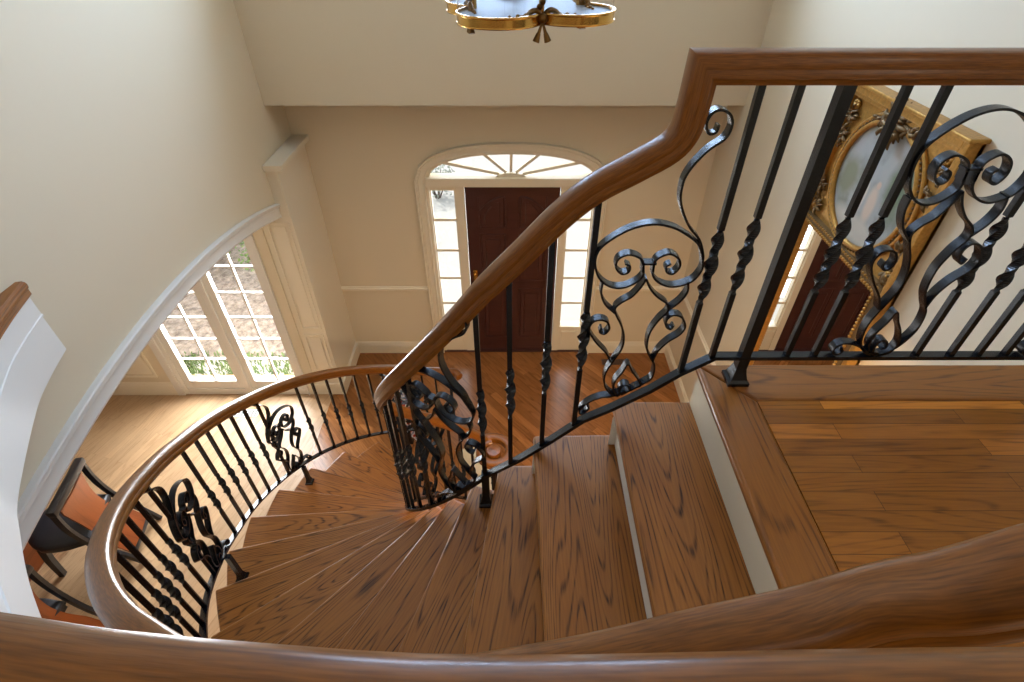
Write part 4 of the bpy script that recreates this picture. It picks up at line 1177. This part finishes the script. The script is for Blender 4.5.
shrub(-1.45, 9.3, -.10, .45, .7, 'pale shrub beyond the paving, in the top pane left of the door', 5, 500, leaf_mat('pale_leaves', (.32, .36, .30), (.50, .54, .46)))
rn = random.Random(9); v = []; f = []
for i in range(2600):
    x = rn.uniform(-5.2, -1.9); y = rn.uniform(4.45, 4.95); z = GZ-.03
    if rn.random() > .35 + .65*math.sin(x*5)**2: continue
    a = rn.uniform(0, 2*PI); h = rn.uniform(.03, .085); d = Vector((math.cos(a)*.4, math.sin(a)*.4, 1))*h; s = Vector((-math.sin(a), math.cos(a), 0))*.012
    p = Vector((x, y, z)); k = len(v); v += [p-s, p+s, p+d+s*.6, p+d*1.1-s*.6]; f.append((k, k+1, k+2, k+3))
gr = link('grass', v, f, leaf_mat('ground_cover_leaves', (.07, .14, .04), (.20, .30, .11)), None, None, None, 'stuff')
tag(gr, 'low green ground cover along the house wall outside the dining window', 'grass')

# ------------------------------------------------------------------ added upper hall windows (unseen, put in to let fill light through)
for i, (x, y0, y1) in enumerate(((WL-.12, -2.5, -.5), (WR+.08, -2.6, -.6))):
    g = MB(); z0, z1 = 3.85, 5.45
    for a, b2 in ((y0, y0+.06), (y1-.06, y1), ((y0+y1)/2-.03, (y0+y1)/2+.03)): g.bev(x-.03, x+.03, a, b2, z0, z1, .004)
    for a, b2 in ((z0, z0+.06), (z1-.06, z1), ((z0+z1)/2-.015, (z0+z1)/2+.015)): g.bev(x-.028, x+.028, y0, y1, a, b2, .004)
    w = struct(g, 'window_%d' % (5+i), TRIM)
    sheet([(x, y0, z0), (x, y1, z0), (x, y1, z1), (x, y0, z1)], w)

# ------------------------------------------------------------------ light
def area(name, loc, rot, sx, sy, power, col):
    l = bpy.data.lights.new(name, 'AREA'); l.shape = 'RECTANGLE'; l.size = sx; l.size_y = sy; l.energy = power; l.color = col
    o = bpy.data.objects.new(name, l); COL.objects.link(o); o.location = loc; o.rotation_euler = rot
    return o
area('fill_hall_right', (WR+.35, -1.6, 4.65), (0, R(90), 0), 1.6, 2.0, 30, (1, .86, .64))  # warm fill lamp added behind the camera to lift the foreground rail
area('fill_hall_left', (WL-.45, -1.5, 4.65), (0, R(-90), 0), 1.6, 2.0, 14, (1, .86, .64))  # weaker added fill from the opposite side
area('daylight_dining', (-3.0, DF+.5, 1.4), (R(-90), 0, 0), 1.4, 2.1, 360, (.90, .95, 1.0))
area('daylight_upper_front', (-.05, 4.80, 4.85), (R(-90), 0, 0), 2.4, 1.1, 232, (.485, .685, 1.0))
area('daylight_entry', (-.03, WF+.6, 1.5), (R(-90), 0, 0), 1.6, 2.2, 60, (.95, .98, 1.0))
area('fill_lower_hall', (.95, .95, 2.69), (0, 0, 0), .35, .35, 85, (1, .70, .40))  # unseen warm lamp added to brighten the door wall and foyer
struct(MB().bev(.72, 1.18, .72, 1.18, 2.695, 2.712, .004), 'trim_fill_plate', TRIM)  # plate for the added lamp under the landing
sun = bpy.data.lights.new('sun', 'SUN'); sun.energy = 3.0; sun.angle = R(.6); sun.color = (1, .96, .88)
so_ = bpy.data.objects.new('sun', sun); COL.objects.link(so_)
so_.rotation_euler = Vector((.62, -.34, -1.)).to_track_quat('-Z', 'Y').to_euler()
w = bpy.data.worlds.new('sky'); SC.world = w; w.use_nodes = True
bg = w.node_tree.nodes['Background']; bg.inputs[0].default_value = (.76, .87, 1, 1); bg.inputs[1].default_value = .85

# ------------------------------------------------------------------ camera
cam = bpy.data.cameras.new('camera'); co = bpy.data.objects.new('camera', cam); COL.objects.link(co)
co.location = (0, 0, 4.25); co.rotation_euler = (R(90-40.28), 0, 0)
cam.sensor_width = 36; cam.lens = 36*520.4/1024; cam.shift_x = -2.5/1024; cam.clip_start = .01
SC.camera = co
SC.view_settings.view_transform = 'Standard'; SC.view_settings.look = 'None'
SC.view_settings.exposure = 0.0; SC.view_settings.gamma = 1; SC.view_settings.use_curve_mapping = False
SC.cycles.use_denoising = True
SC.cycles.max_bounces = 8; SC.cycles.transparent_max_bounces = 12
SC.cycles.sample_clamp_indirect = 6
